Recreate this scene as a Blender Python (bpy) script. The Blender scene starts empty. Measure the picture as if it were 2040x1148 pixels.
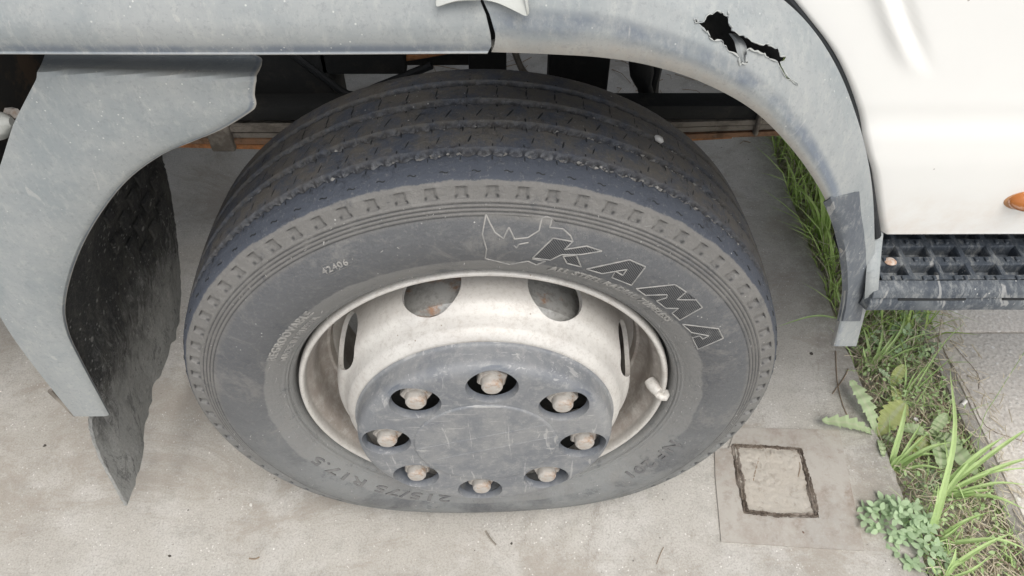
import bpy, bmesh, math, random
import numpy as np
from mathutils import Vector, Matrix
from mathutils.bvhtree import BVHTree
rng = np.random.default_rng(7); random.seed(7)
S = bpy.context.scene; COL = S.collection
PI = math.pi

# ------------------------------------------------------------------ camera, sky, sun, exposure
CAM = np.array([0.02685, -0.56199, 1.18948]); F = 1537.53
MR = np.array([[0.99995534, -0.00856747, 0.00398919], [0.00375422, 0.7474766, 0.66427754], [0.008673, 0.66423289, -0.74747538]])
cd = bpy.data.cameras.new('camera'); cam = bpy.data.objects.new('camera', cd); COL.objects.link(cam)
cd.sensor_width = 36; cd.lens = 36 * F / 2040; cd.clip_start = .02; cd.clip_end = 500
cam.matrix_world = Matrix(((MR[0][0], MR[1][0], -MR[2][0], CAM[0]), (MR[0][1], MR[1][1], -MR[2][1], CAM[1]), (MR[0][2], MR[1][2], -MR[2][2], CAM[2]), (0, 0, 0, 1)))
S.camera = cam
W = bpy.data.worlds.new('World'); S.world = W; W.use_nodes = True
wn = W.node_tree.nodes; wl = W.node_tree.links
sky = wn.new('ShaderNodeTexSky'); sky.sky_type = 'NISHITA'; sky.sun_disc = False
SUN_EL, SUN_AZ = math.radians(62), math.radians(-160)
sky.sun_elevation = SUN_EL; sky.sun_rotation = math.radians(160); sky.air_density = 1.0; sky.dust_density = 3.0; sky.ozone_density = 1.0
bw = wn.new('ShaderNodeHueSaturation'); bw.inputs['Saturation'].default_value = .35
wl.new(sky.outputs[0], bw.inputs['Color']); wl.new(bw.outputs[0], wn['Background'].inputs['Color'])
wn['Background'].inputs['Strength'].default_value = 0.15
sl = bpy.data.lights.new('sun', 'SUN'); so = bpy.data.objects.new('sun', sl); COL.objects.link(so)
sl.energy = 1.3; sl.angle = math.radians(38); sl.color = (1, .97, .92)
sd = Vector((.34 * math.cos(SUN_EL), -.94 * math.cos(SUN_EL), math.sin(SUN_EL)))
so.rotation_euler = sd.to_track_quat('Z', 'Y').to_euler()
S.view_settings.view_transform = 'Standard'; S.view_settings.look = 'None'; S.view_settings.gamma = 1
S.view_settings.exposure = 0.54; S.view_settings.use_curve_mapping = False

# ------------------------------------------------------------------ helpers
ZC, STEER = .349, .0242
def ray(q):
    return MR.T @ np.array([(q[0] - 1020) / F, -(q[1] - 574) / F, 1.0])
def atY(q, y): d = ray(q); return CAM + (y - CAM[1]) / d[1] * d      # where a sight line meets a vertical plane
def atZ(q, z=0.): d = ray(q); return CAM + (z - CAM[2]) / d[2] * d   # ... or a level plane
def mesh(name, v, f, m=None, parent=None, smooth=True, sharp=.6, attrs=None, kind=None, label=None):
    me = bpy.data.meshes.new(name); me.from_pydata([tuple(map(float, p)) for p in v], [], [tuple(map(int, q)) for q in f])
    if smooth:
        me.polygons.foreach_set('use_smooth', [True] * len(me.polygons)); me.set_sharp_from_angle(angle=sharp)
    if attrs:
        for k, a in attrs.items():
            at = me.attributes.new(k, 'FLOAT', 'POINT'); at.data.foreach_set('value', np.asarray(a, np.float32))
    if m: me.materials.append(m)
    return link(name, me, parent, kind, label)
def link(name, me, parent=None, kind=None, label=None):
    o = bpy.data.objects.new(name, me); COL.objects.link(o)
    if parent: o.parent = parent
    if kind: o['kind'] = kind
    if label: o['label'] = label
    return o
def bmobj(name, bm, m, parent=None, smooth=True, sharp=.6, kind=None, label=None):
    me = bpy.data.meshes.new(name); bm.to_mesh(me); bm.free()
    if smooth and len(me.polygons):
        me.polygons.foreach_set('use_smooth', [True] * len(me.polygons)); me.set_sharp_from_angle(angle=sharp)
    if m: me.materials.append(m)
    return link(name, me, parent, kind, label)
def thing(name, label, cat, loc=(0, 0, 0), group=None):
    o = bpy.data.objects.new(name, None); COL.objects.link(o); o.location = loc; o.empty_display_size = .05
    return tag(o, label, cat, group)
def tag(o, label, cat, group=None):
    o['label'] = label; o['category'] = cat
    if group: o['group'] = group
    return o
def grid_faces(nu, nv, cu=False, cv=False):
    f = []
    for i in range(nu if cu else nu - 1):
        for j in range(nv if cv else nv - 1):
            a, b = i, (i + 1) % nu; c, d = j, (j + 1) % nv
            f.append((a * nv + c, b * nv + c, b * nv + d, a * nv + d))
    return f
def revolve(prof, n, closed=True):
    t = np.linspace(0, 2 * PI, n, endpoint=False); p = np.array(prof)
    v = np.stack([np.outer(np.sin(t), p[:, 0]), np.broadcast_to(p[:, 1], (n, len(p))), np.outer(np.cos(t), p[:, 0])], 2).reshape(-1, 3)
    return v, grid_faces(n, len(p), True, closed)
def smoothline(pts, n):
    """Catmull-Rom through pts, n samples"""
    P = np.array(pts, float); P = np.vstack([2 * P[0] - P[1], P, 2 * P[-1] - P[-2]]); m = len(P) - 3
    out = []
    for k in np.linspace(0, m - 1e-9, n):
        i = int(k); t = k - i; a, b, c, d = P[i:i + 4]
        out.append(.5 * (2 * b + (c - a) * t + (2 * a - 5 * b + 4 * c - d) * t * t + (3 * b - a - 3 * c + d) * t ** 3))
    return np.array(out)
def tube(pts, r, n=8, caps=True):
    P = np.array(pts, float); r = np.broadcast_to(r, (len(P),)); v = []; T = np.gradient(P, axis=0)
    up = np.array([0.13, .31, .94])
    for p, t, rr in zip(P, T, r):
        t = t / (np.linalg.norm(t) + 1e-12); a = np.cross(t, up); a /= np.linalg.norm(a) + 1e-12; b = np.cross(t, a)
        for k in range(n): v.append(p + rr * (a * math.cos(2 * PI * k / n) + b * math.sin(2 * PI * k / n)))
    f = grid_faces(len(P), n, False, True)
    if caps: f += [tuple(range(n))[::-1], tuple(range((len(P) - 1) * n, len(P) * n))]
    return v, f
def box(x0, x1, y0, y1, z0, z1):
    v = [(x, y, z) for x in (x0, x1) for y in (y0, y1) for z in (z0, z1)]
    return v, [(0, 1, 3, 2), (4, 6, 7, 5), (0, 4, 5, 1), (2, 3, 7, 6), (0, 2, 6, 4), (1, 5, 7, 3)]
def bevbox(name, b, r, m, parent=None, **k):
    v, f = box(*b); bm = bmesh.new(); vs = [bm.verts.new(p) for p in v]
    for q in f: bm.faces.new([vs[i] for i in q])
    bmesh.ops.recalc_face_normals(bm, faces=bm.faces)
    bmesh.ops.bevel(bm, geom=bm.edges[:], offset=r, segments=2, affect='EDGES', profile=.5)
    return bmobj(name, bm, m, parent, **k)
class Join:
    def __init__(s): s.v = []; s.f = []
    def add(s, v, f):
        o = len(s.v); s.v += [tuple(p) for p in v]; s.f += [tuple(i + o for i in q) for q in f]
def solidify(v, f, t, sign=1):
    """sheet -> thin solid, offset along vertex normals"""
    bm = bmesh.new(); vs = [bm.verts.new(tuple(p)) for p in v]
    for q in f: bm.faces.new([vs[i] for i in q])
    bm.normal_update()
    bmesh.ops.solidify(bm, geom=bm.faces[:], thickness=t * sign)
    bmesh.ops.recalc_face_normals(bm, faces=bm.faces)
    return bm
def boolean(o, cutters):
    for c in cutters:
        md = o.modifiers.new('cut', 'BOOLEAN'); md.operation = 'DIFFERENCE'; md.solver = 'EXACT'; md.object = c
    dg = bpy.context.evaluated_depsgraph_get(); dg.update()
    me = bpy.data.meshes.new_from_object(o.evaluated_get(dg)); o.modifiers.clear(); o.data = me
    for c in cutters: bpy.data.objects.remove(c)
    me.polygons.foreach_set('use_smooth', [True] * len(me.polygons)); me.set_sharp_from_angle(angle=.6)
def srgb(r, g, b):
    return tuple((c / 255 / 12.92 if c / 255 <= .04045 else ((c / 255 + .055) / 1.055) ** 2.4) for c in (r, g, b)) + (1,)

# ------------------------------------------------------------------ materials
class M:
    def __init__(s, name, base, rough=.8, metal=0., spec=.35):
        s.m = bpy.data.materials.new(name); s.m.use_nodes = True; s.N = s.m.node_tree.nodes; s.L = s.m.node_tree.links
        s.b = s.N['Principled BSDF']; s.b.inputs['Metallic'].default_value = metal; s.b.inputs['Specular IOR Level'].default_value = spec
        s.b.inputs['Roughness'].default_value = rough
        c = s.N.new('ShaderNodeRGB'); c.outputs[0].default_value = tuple(base) + ((1,) if len(base) == 3 else ()); s.c = c.outputs[0]
        s.tc = s.N.new('ShaderNodeTexCoord').outputs['Object']; s.h = None
    def coord(s, scale):
        mp = s.N.new('ShaderNodeMapping'); mp.inputs['Scale'].default_value = scale; s.L.new(s.tc, mp.inputs[0]); return mp.outputs[0]
    def noise(s, scale, detail=6, rough=.6, dist=0., aniso=None):
        n = s.N.new('ShaderNodeTexNoise'); n.inputs['Scale'].default_value = scale; n.inputs['Detail'].default_value = detail
        n.inputs['Roughness'].default_value = rough; n.inputs['Distortion'].default_value = dist
        s.L.new(s.coord(aniso) if aniso else s.tc, n.inputs['Vector']); return n.outputs['Fac']
    def vor(s, scale, feat='F1', aniso=None, rnd=1.):
        n = s.N.new('ShaderNodeTexVoronoi'); n.feature = feat; n.inputs['Scale'].default_value = scale; n.inputs['Randomness'].default_value = rnd
        s.L.new(s.coord(aniso) if aniso else s.tc, n.inputs['Vector']); return n.outputs['Distance']
    def vorcol(s, scale):
        n = s.N.new('ShaderNodeTexVoronoi'); n.inputs['Scale'].default_value = scale; s.L.new(s.tc, n.inputs['Vector']); return n.outputs['Color']
    def ramp(s, x, lo, hi, a=0., b=1.):
        r = s.N.new('ShaderNodeMapRange'); r.interpolation_type = 'SMOOTHSTEP'
        for k, q in (('From Min', lo), ('From Max', hi), ('To Min', a), ('To Max', b)): r.inputs[k].default_value = q
        s.L.new(x, r.inputs['Value']); return r.outputs[0]
    def math(s, op, a, b):
        r = s.N.new('ShaderNodeMath'); r.operation = op
        for i, q in enumerate((a, b)):
            if isinstance(q, (int, float)): r.inputs[i].default_value = q
            else: s.L.new(q, r.inputs[i])
        return r.outputs[0]
    def attr(s, k):
        a = s.N.new('ShaderNodeAttribute'); a.attribute_name = k; return a.outputs['Fac']
    def pos(s, ax):
        x = s.N.new('ShaderNodeSeparateXYZ'); s.L.new(s.tc, x.inputs[0]); return x.outputs[ax]
    def mix(s, fac, col, mode='MIX', amt=1.):
        n = s.N.new('ShaderNodeMix'); n.data_type = 'RGBA'; n.blend_type = mode
        if amt != 1.: fac = s.math('MULTIPLY', fac, amt)
        s.L.new(fac, n.inputs[0]); s.L.new(s.c, n.inputs[6])
        n.inputs[7].default_value = tuple(col) + ((1,) if len(col) == 3 else ()); s.c = n.outputs[2]; return s
    def bump(s, x, dist, strength=1.):
        n = s.N.new('ShaderNodeBump'); n.inputs['Distance'].default_value = dist; n.inputs['Strength'].default_value = strength
        s.L.new(x, n.inputs['Height'])
        if s.h is not None: s.L.new(s.h, n.inputs['Normal'])
        s.h = n.outputs[0]; return s
    def rough(s, x, a, b): s.L.new(s.ramp(x, 0, 1, a, b), s.b.inputs['Roughness']); return s
    def done(s):
        s.L.new(s.c, s.b.inputs['Base Color'])
        if s.h is not None: s.L.new(s.h, s.b.inputs['Normal'])
        return s.m

def m_concrete():
    m = M('concrete', (.495, .472, .425), .93)
    m.mix(m.ramp(m.noise(1.6, 4, .6), .38, .62), (.415, .388, .342))
    m.mix(m.ramp(m.noise(7, 9, .7), .45, .62), (.545, .525, .485), amt=.7)
    m.mix(m.ramp(m.noise(24, 9, .8), .48, .66), (.27, .25, .22), amt=.45)
    m.mix(m.ramp(m.noise(300, 4, .7), .45, .62), (.27, .245, .215), amt=.42)
    m.mix(m.ramp(m.noise(420, 3, .7), .55, .68), (.60, .58, .54), amt=.45)
    m.mix(m.ramp(m.noise(4.2, 10, .75, .4), .60, .70), (.60, .58, .54), amt=.5)
    v = m.vor(120); k = m.math('MULTIPLY', m.ramp(v, .17, .10), m.ramp(m.noise(19, 3), .5, .58)); m.mix(k, (.76, .74, .70), amt=.85)
    v = m.vor(52); k = m.math('MULTIPLY', m.ramp(v, .09, .05), m.ramp(m.noise(7, 2), .50, .58)); m.mix(k, (.80, .78, .74), amt=.9)
    v = m.vor(40); k = m.math('MULTIPLY', m.ramp(v, .075, .04), m.ramp(m.noise(5, 2), .52, .6)); m.mix(k, (.06, .055, .05), amt=.75)
    m.mix(m.ramp(m.noise(2.7, 12, .78, .6, (1, 1.6, 1)), .50, .62), (.33, .292, .245), amt=.65)
    m.mix(m.math('MULTIPLY', m.ramp(m.math('ADD', m.pos(0), m.math('MULTIPLY', m.noise(13, 6, .8), .12)), .66, .73), m.ramp(m.noise(50, 8, .8), .35, .58)), (.23, .215, .19), amt=.6)
    m.mix(m.ramp(m.noise(9, 10, .8, 1., (1, .5, 1)), .58, .68), (.24, .21, .18), amt=.5)
    m.bump(m.noise(11, 8, .7), .005, .5).bump(m.noise(140, 8, .8), .002, .8)
    return m.done()
def m_aggregate():
    m = M('exposed_aggregate', (.67, .63, .57), .9)
    m.mix(m.ramp(m.noise(150, 5), .42, .58), (.48, .44, .39), amt=.7)
    v = m.vor(110); m.mix(m.ramp(v, .30, .20), (.66, .64, .60), amt=.6)
    v2 = m.vor(62); k = m.math('MULTIPLY', m.ramp(v2, .26, .18), m.ramp(m.noise(26, 2), .5, .56)); m.mix(k, (.82, .80, .77), amt=.9)
    m.mix(m.ramp(m.noise(3, 6), .45, .6), (.52, .485, .44), amt=.5)
    m.bump(m.ramp(v, .5, .1), .0012, .6).bump(m.noise(200, 5), .001, .6)
    return m.done()
def m_soil():
    m = M('soil', (.46, .415, .345), .97); m.mix(m.ramp(m.noise(28, 8, .7), .4, .62), (.52, .475, .40)); m.mix(m.ramp(m.noise(80, 6, .7), .52, .64), (.17, .14, .11), amt=.7)
    m.mix(m.ramp(m.vor(60), .16, .1), (.5, .48, .43), amt=.7)
    m.bump(m.noise(60, 8, .8), .006, 1); return m.done()
def m_plastic(name='dusty_plastic', dark=(.235, .258, .262), dust=(.305, .318, .312), amt=1., lo=.36, hi=.6):
    m = M(name, dark, .62, spec=.3)
    m.mix(m.ramp(m.noise(7, 9, .68, .3), lo, hi), dust, amt=amt)
    a = m.attr('u')                                   # across the section: warm road dust towards the rim, bare plastic on the bend
    n = m.noise(5, 6, .7)
    low = m.math('MULTIPLY', m.ramp(m.math('ADD', a, m.math('MULTIPLY', m.math('SUBTRACT', n, .5), .25)), .13, .02), m.ramp(m.noise(60, 8, .8), .3, .6, .55, 1))
    m.mix(low, (.38, .355, .315), amt=.9)
    mid = m.math('MULTIPLY', m.ramp(m.math('ABSOLUTE', m.math('SUBTRACT', a, .2), 0), .13, .02), m.ramp(m.noise(9, 7, .7, .5), .36, .56)); m.mix(mid, (.135, .160, .198), amt=.85)
    m.mix(m.ramp(m.noise(110, 8, .8, 0, (1, .35, .5)), .48, .66), (.40, .405, .38), amt=.4)
    m.mix(m.ramp(m.noise(40, 9, .8, .5, (1, 1, .25)), .52, .66), (.23, .245, .25), amt=.35)
    m.mix(m.ramp(m.noise(28, 3, .8, 1.2, (1, .3, .3)), .655, .685), (.46, .45, .42), amt=.4)
    m.mix(m.ramp(m.noise(240, 4, .8), .52, .66), (.16, .17, .18), amt=.3)
    k = m.math('MULTIPLY', m.ramp(m.vor(130), .12, .06), m.ramp(m.noise(13, 3), .5, .6)); m.mix(k, (.62, .62, .58), amt=.6)
    m.bump(m.noise(140, 6, .7), .0004, .8).bump(m.noise(9, 3), .003, .35)
    return m.done()
def m_tyre():
    m = M('tyre_rubber', (.068, .077, .096), .62, spec=.35)
    z = m.attr('zone'); g = m.attr('groove'); r = m.attr('rad')
    n = m.noise(9, 8, .7, .3); fine = m.noise(110, 8, .8)
    yy = m.pos(1)
    m.mix(m.math('MULTIPLY', m.ramp(yy, .018, .045), m.ramp(m.noise(26, 9, .8), .38, .58)), (.125, .112, .093), amt=.85)   # road film on the tread
    m.mix(m.ramp(m.noise(45, 9, .8, .6), .54, .66), (.022, .023, .026), amt=.6)
    m.mix(m.ramp(m.noise(230, 4, .8), .56, .66), (.26, .25, .23), amt=.3)
    m.mix(m.ramp(m.noise(36, 8, .8, 1.5, (1, .4, 1)), .60, .70), (.22, .22, .21), amt=.45)
    m.mix(m.math('MULTIPLY', g, m.ramp(m.noise(75, 8, .85), .42, .6)), (.31, .32, .33), amt=.9)
    zf = m.ramp(m.math('ADD', z, m.math('MULTIPLY', m.math('SUBTRACT', m.noise(28, 6, .8), .5), .9)), .38, .58); zf = m.math('MULTIPLY', zf, m.ramp(z, .02, .12)); z = zf
    m.mix(z, (.115, .118, .122))                                                           # sidewall
    nn = m.math('MULTIPLY', m.math('SUBTRACT', n, .5), .02)
    rr = m.math('ADD', r, nn)
    m.mix(m.math('MULTIPLY', z, m.ramp(rr, .2765, .2735)), (.225, .222, .212), amt=.8)     # pale annulus by the rim
    m.mix(m.math('MULTIPLY', z, m.ramp(rr, .326, .336)), (.185, .178, .165), amt=.85)          # dusty scuff band
    zz = m.pos(2)
    m.mix(m.math('MULTIPLY', z, m.math('MULTIPLY', m.ramp(zz, .12, -.3), m.ramp(n, .30, .54))), (.255, .262, .255), amt=.85)
    m.mix(m.math('MULTIPLY', z, m.ramp(m.noise(17, 10, .8, .8), .5, .64)), (.235, .228, .213), amt=.5)
    m.mix(m.math('MULTIPLY', z, m.ramp(m.noise(200, 6, .8), .5, .68)), (.30, .29, .27), amt=.25)
    m.mix(m.math('MULTIPLY', z, m.ramp(m.noise(30, 9, .8), .54, .66)), (.075, .08, .09), amt=.5)
    k = m.math('MULTIPLY', m.ramp(m.vor(95), .10, .05), m.ramp(m.noise(14, 2), .5, .6)); m.mix(k, (.6, .59, .56), amt=.75)
    # fine scratches
    s1 = m.ramp(m.noise(60, 4, .8, 0, (.12, 1, 1)), .68, .74); m.mix(m.math('MULTIPLY', s1, z), (.4, .39, .37), amt=.4)
    m.mix(m.math('MULTIPLY', m.attr('crev_shade'), m.ramp(m.noise(40, 5, .7), .2, .5)), (.025, .026, .03), amt=.85)  # thin shadow lines of notches, ribs and teeth painted into the rubber colour
    m.bump(m.noise(55, 8, .8), .0022, .8).bump(m.noise(220, 5, .8), .0009, .8)
    return m.done()
def simple(name, col, rough=.8, metal=0., n=((30, .45, .7, None, .5),), bump=(80, .0006), spec=.35):
    m = M(name, col, rough, metal, spec)
    for sc, lo, hi, c, a in n:
        m.mix(m.ramp(m.noise(sc, 8, .72, .2), lo, hi), c if c else tuple(.6 * q for q in col), amt=a)
    if bump: m.bump(m.noise(bump[0], 7, .75), bump[1], .8)
    return m.done()
def m_leaf(name, c1, c2, sc=40):
    m = M(name, c1, .6, spec=.3); m.mix(m.ramp(m.noise(sc, 5), .4, .65), c2)
    oi = m.N.new('ShaderNodeObjectInfo').outputs['Random']
    m.mix(m.ramp(oi, 0, 1), tuple(min(1, q * 1.25 + .01) for q in c2), amt=.6)
    m.mix(m.ramp(m.attr('mid'), .3, .9), (.58, .62, .42), amt=.6)
    tr = m.N.new('ShaderNodeBsdfTranslucent'); mx = m.N.new('ShaderNodeMixShader'); mx.inputs[0].default_value = .3
    m.L.new(m.c, tr.inputs[0]); m.L.new(m.b.outputs[0], mx.inputs[1]); m.L.new(tr.outputs[0], mx.inputs[2])
    m.bump(m.noise(sc * 4, 3), .0006, .6); out = m.done(); m.L.new(mx.outputs[0], m.N['Material Output'].inputs[0]); return out

MC = m_concrete(); MA = m_aggregate(); MS = m_soil(); MP = m_plastic(); MT = m_tyre()
MPD = m_plastic('bare_plastic', (.085, .096, .112), (.14, .152, .162), .8, .4, .66)
MPS = m_plastic('step_plastic', (.045, .054, .066), (.145, .155, .158), .9, .44, .68)
MPW = simple('pale_trim', (.40, .41, .38), .5, n=((9, .4, .7, (.48, .48, .45), .6), (70, .5, .8, (.4, .38, .34), .4)))
def m_white():
    m = M('white_paint', (.775, .77, .735), .33, spec=.5)
    m.mix(m.ramp(m.noise(3, 5, .6), .4, .7), (.735, .73, .70), amt=.8)
    m.mix(m.ramp(m.noise(90, 6, .8), .62, .8), (.6, .57, .5), amt=.25)
    m.mix(m.math('MULTIPLY', m.ramp(m.pos(2), .70, .64), m.ramp(m.noise(14, 7, .7), .35, .7)), (.62, .52, .42), amt=.45)
    k = m.math('MULTIPLY', m.ramp(m.vor(38), .05, .03), m.ramp(m.noise(7, 2), .5, .55)); m.mix(k, (.2, .18, .16), amt=.7)
    s1 = m.ramp(m.noise(22, 4, .8, 1., (.2, 1, 1.4)), .70, .73); m.mix(s1, (.6, .59, .56), amt=.35)
    m.bump(m.noise(2.5, 2), .006, .25); return m.done()
MW = m_white()
def m_rim():
    m = M('rim_paint', (.52, .50, .465), .5, .12, .5)
    m.mix(m.ramp(m.noise(8, 7, .7), .4, .68), (.64, .62, .575), amt=.8)
    m.mix(m.ramp(m.noise(180, 5, .85), .48, .64), (.32, .29, .25), amt=.4)
    m.mix(m.ramp(m.noise(14, 10, .8, .5), .52, .66), (.40, .36, .32), amt=.6)
    k = m.math('MULTIPLY', m.ramp(m.vor(70), .09, .05), m.ramp(m.noise(11, 2), .5, .58)); m.mix(k, (.22, .17, .12), amt=.8)
    dirt = m.attr('dirt'); m.mix(m.math('MULTIPLY', dirt, m.ramp(m.noise(40, 7, .8), .25, .6)), (.26, .22, .19), amt=.8)
    m.bump(m.noise(150, 6, .8), .0004, .8); return m.done()
MRIM = m_rim()
def m_cap():
    m = M('hub_cap_plastic', (.165, .174, .186), .5, spec=.4)
    m.mix(m.ramp(m.noise(11, 8, .7, .4), .38, .64), (.25, .252, .25), amt=.9)
    m.mix(m.ramp(m.noise(70, 9, .85), .47, .64), (.36, .355, .335), amt=.5)
    m.mix(m.ramp(m.noise(26, 9, .8), .54, .66), (.115, .125, .15), amt=.45)
    m.mix(m.ramp(m.noise(21, 8, .75, 1.2), .6, .74), (.42, .41, .385), amt=.4)
    for rot in ((.1, 1, 1.3), (1.3, 1, .1), (.5, 1, .12)):
        m.mix(m.ramp(m.noise(85, 3, .8, .6, rot), .64, .68), (.46, .45, .43), amt=.5)
    d = m.attr('dirt'); m.mix(d, (.085, .10, .125), amt=.75)  # nut holes turn darker and bluer with depth
    m.bump(m.noise(120, 7, .8), .0009, .8).bump(m.noise(12, 4, .6), .004, .3); return m.done()
MCAP = m_cap()
MNUT = simple('weathered_nut', (.42, .39, .35), .75, .1, n=((60, .45, .65, (.50, .48, .44), .7), (45, .5, .68, (.30, .17, .09), .75), (150, .55, .75, (.2, .13, .09), .5)), bump=(260, .0008))
MBLK = simple('black_rubber', (.018, .02, .022), .6, n=((40, .5, .75, (.05, .05, .05), .5),))
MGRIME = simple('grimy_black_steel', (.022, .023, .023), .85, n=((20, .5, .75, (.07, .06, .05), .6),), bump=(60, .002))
MRUST = simple('rusty_steel', (.50, .22, .09), .9, n=((25, .42, .6, (.20, .10, .05), .8), (60, .5, .66, (.42, .26, .15), .6)), bump=(120, .001))
MGREY = simple('greyed_steel', (.27, .245, .21), .85, n=((25, .42, .6, (.10, .085, .07), .7), (60, .55, .75, (.28, .25, .21), .5)), bump=(120, .001))
MBRN = simple('brown_spring_steel', (.30, .17, .10), .9, n=((25, .42, .6, (.09, .06, .04), .7), (60, .5, .65, (.25, .19, .14), .6)), bump=(120, .001))
MPLATE = simple('rust_stained_steel_plate', (.405, .378, .335), .85, n=((7, .42, .6, (.29, .245, .205), .7), (5, .5, .65, (.39, .375, .34), .7), (14, .56, .68, (.235, .17, .125), .6), (45, .5, .66, (.24, .20, .165), .5), (200, .5, .66, (.45, .42, .38), .4)), bump=(90, .001))
MDIRT = simple('packed_dirt', (.46, .42, .36), .96, n=((12, .4, .65, (.44, .41, .36), .7), (50, .5, .7, (.22, .18, .14), .6), (150, .5, .75, (.5, .47, .42), .5)), bump=(70, .004))
MCRUST = simple('dark_soil_joint', (.12, .095, .075), .95, n=((60, .42, .6, (.23, .19, .15), .8), (14, .5, .6, (.30, .26, .22), .8)), bump=(90, .006))
MFLAP = None
def m_flap():
    m = M('mud_flap_rubber', (.055, .056, .055), .75)
    zz = m.pos(2)
    m.mix(m.ramp(m.noise(35, 10, .85, .8, (1, 1, .5)), .47, .58), (.115, .112, .10), amt=.8)
    m.mix(m.ramp(m.math('ADD', zz, m.math('MULTIPLY', m.math('SUBTRACT', m.noise(14, 7, .8, .5, (1, 1, .4)), .5), .35)), .38, .22), (.50, .50, .475), amt=.95)  # pale mud towards the bottom, painted lighter still to stand for light there
    k = m.math('MULTIPLY', m.ramp(m.noise(60, 8, .85, .8, (1, 1, .3)), .50, .58), m.ramp(zz, .46, .24)); m.mix(k, (.58, .575, .55), amt=.7)
    m.mix(m.math('MULTIPLY', m.ramp(m.noise(45, 8, .85, .8, (1, 1, .3)), .53, .6), m.ramp(zz, .46, .24)), (.12, .12, .115), amt=.6)
    m.mix(m.math('MULTIPLY', m.ramp(m.vor(105), .24, .14), m.ramp(m.noise(20, 4), .44, .56)), (.42, .415, .39), amt=.75)
    m.mix(m.math('MULTIPLY', m.ramp(m.vor(42), .19, .11), m.ramp(m.noise(12, 2), .47, .54)), (.40, .39, .36), amt=.8)
    m.mix(m.ramp(m.noise(200, 5, .8), .52, .64), (.20, .2, .18), amt=.4)
    m.bump(m.noise(60, 9, .85), .006, 1.).bump(m.noise(40, 6, .85, .5, (1, 1, .3)), .012, .8); return m.done()
MFLAP = m_flap()
MDUST = simple('dusted_rubber', (.37, .36, .34), .85, n=((70, .45, .7, (.17, .17, .17), .6),))
MDUS2 = simple('scuffed_rubber', (.31, .30, .28), .85, n=((70, .42, .6, (.19, .19, .185), .7),))
MDIM = simple('faint_rubber', (.175, .172, .165), .85, n=((50, .42, .6, (.12, .12, .122), .8),))
MHATCH = None
def m_hatch():
    m = M('ribbed_rubber', (.105, .105, .105), .8)
    w = m.N.new('ShaderNodeTexWave'); w.wave_type = 'BANDS'; w.bands_direction = 'X'; w.inputs['Scale'].default_value = 155
    mp = m.N.new('ShaderNodeMapping'); mp.inputs['Rotation'].default_value = (0, math.radians(32), 0); m.L.new(m.tc, mp.inputs[0]); m.L.new(mp.outputs[0], w.inputs['Vector'])
    m.mix(w.outputs['Fac'], (.03, .032, .035), amt=.95); m.mix(m.ramp(m.noise(60, 6), .5, .7), (.2, .2, .19), amt=.3)
    m.bump(w.outputs['Fac'], -.0006, 1); return m.done()
MHATCH = m_hatch()
MSTONE = simple('pale_stone', (.62, .60, .56), .8, n=((60, .5, .7, (.45, .42, .38), .6),))
MAMB = M('amber_lens', (.48, .16, .03), .15, spec=.6); MAMB.b.inputs['Transmission Weight'].default_value = .25; MAMB = MAMB.done()
MAMBR = simple('faded_amber_rim', (.45, .24, .12), .4)
MGR = m_leaf('grass_blade', (.33, .47, .17), (.46, .58, .27)); MGRD = m_leaf('shade_grass', (.27, .42, .09), (.42, .52, .19))
MCLV = m_leaf('clover_leaf', (.34, .48, .27), (.46, .57, .36)); MDAN = m_leaf('dandelion_leaf', (.34, .45, .23), (.44, .53, .31)); MYEL = m_leaf('yellowed_leaf', (.44, .50, .17), (.52, .56, .25))
MSTRAW = m_leaf('dry_straw', (.72, .66, .53), (.56, .49, .37)); MTWIG = simple('brown_twig', (.25, .19, .135), .9, n=((60, .5, .7, (.28, .2, .13), .7),))

# ------------------------------------------------------------------ setting
def slab(name, b, m, kind='structure', cell=None, **k):
    v, f = box(*b); o = mesh(name, v, f, m, smooth=False, kind=kind, **k); return o
ground = mesh('ground', [(-60, -60, -.09), (60, -60, -.09), (60, 60, -.09), (-60, 60, -.09)], [(0, 1, 2, 3)], MC, kind='structure', smooth=False)
# concrete apron, its edge chipped along the planted strip
ys = np.concatenate([[-30], np.linspace(-.6, 2.2, 281), [30]]); ex = .688 + .004 * np.interp(ys, np.linspace(-1, 3, 90), rng.normal(0, 1, 90)) + .0012 * rng.normal(0, 1, len(ys))
v = [(-30, y, 0) for y in ys] + [(x, y, 0) for x, y in zip(ex, ys)] + [(x + .004, y, -.085) for x, y in zip(ex, ys)]
n = len(ys); f = [(i, n + i, n + i + 1, i + 1) for i in range(n - 1)] + [(n + i, 2 * n + i, 2 * n + i + 1, n + i + 1) for i in range(n - 1)]
mesh('concrete_apron', v, f, MC, smooth=False, kind='structure')
# soil bed: bumpy sheet
nx, ny = 26, 320; X = np.linspace(.692, .846, nx); Yv = np.linspace(-.8, 2.4, ny)
hz = rng.normal(0, 1, (ny, nx)); hz = (hz + np.roll(hz, 1, 0) + np.roll(hz, 1, 1) + np.roll(hz, -1, 0)) / 4
v = [(X[j], Yv[i], -.020 + .007 * hz[i, j]) for i in range(ny) for j in range(nx)]
mesh('soil_strip', v, grid_faces(ny, nx), MS, kind='structure')
pav = bpy.data.objects.new('pavement', None); COL.objects.link(pav); pav['kind'] = 'structure'
def chipped(name, x0, x1, y0, y1, m, z=0., parent=pav, t=.05, r=.003):
    dz, rx = rng.normal(0, .0006, 4), .0
    o = bevbox(name, (x0, x1, y0, y1, -t, z), r, m, parent, smooth=True); return o
for ky, (a, b) in enumerate(((-.62, -.30), (-.296, .02), (.024, .335), (.339, .65), (.654, 1.1))):
    chipped('edging_stone', .846, .871, a, b, MC, -.001 if ky % 2 else .001)
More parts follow.
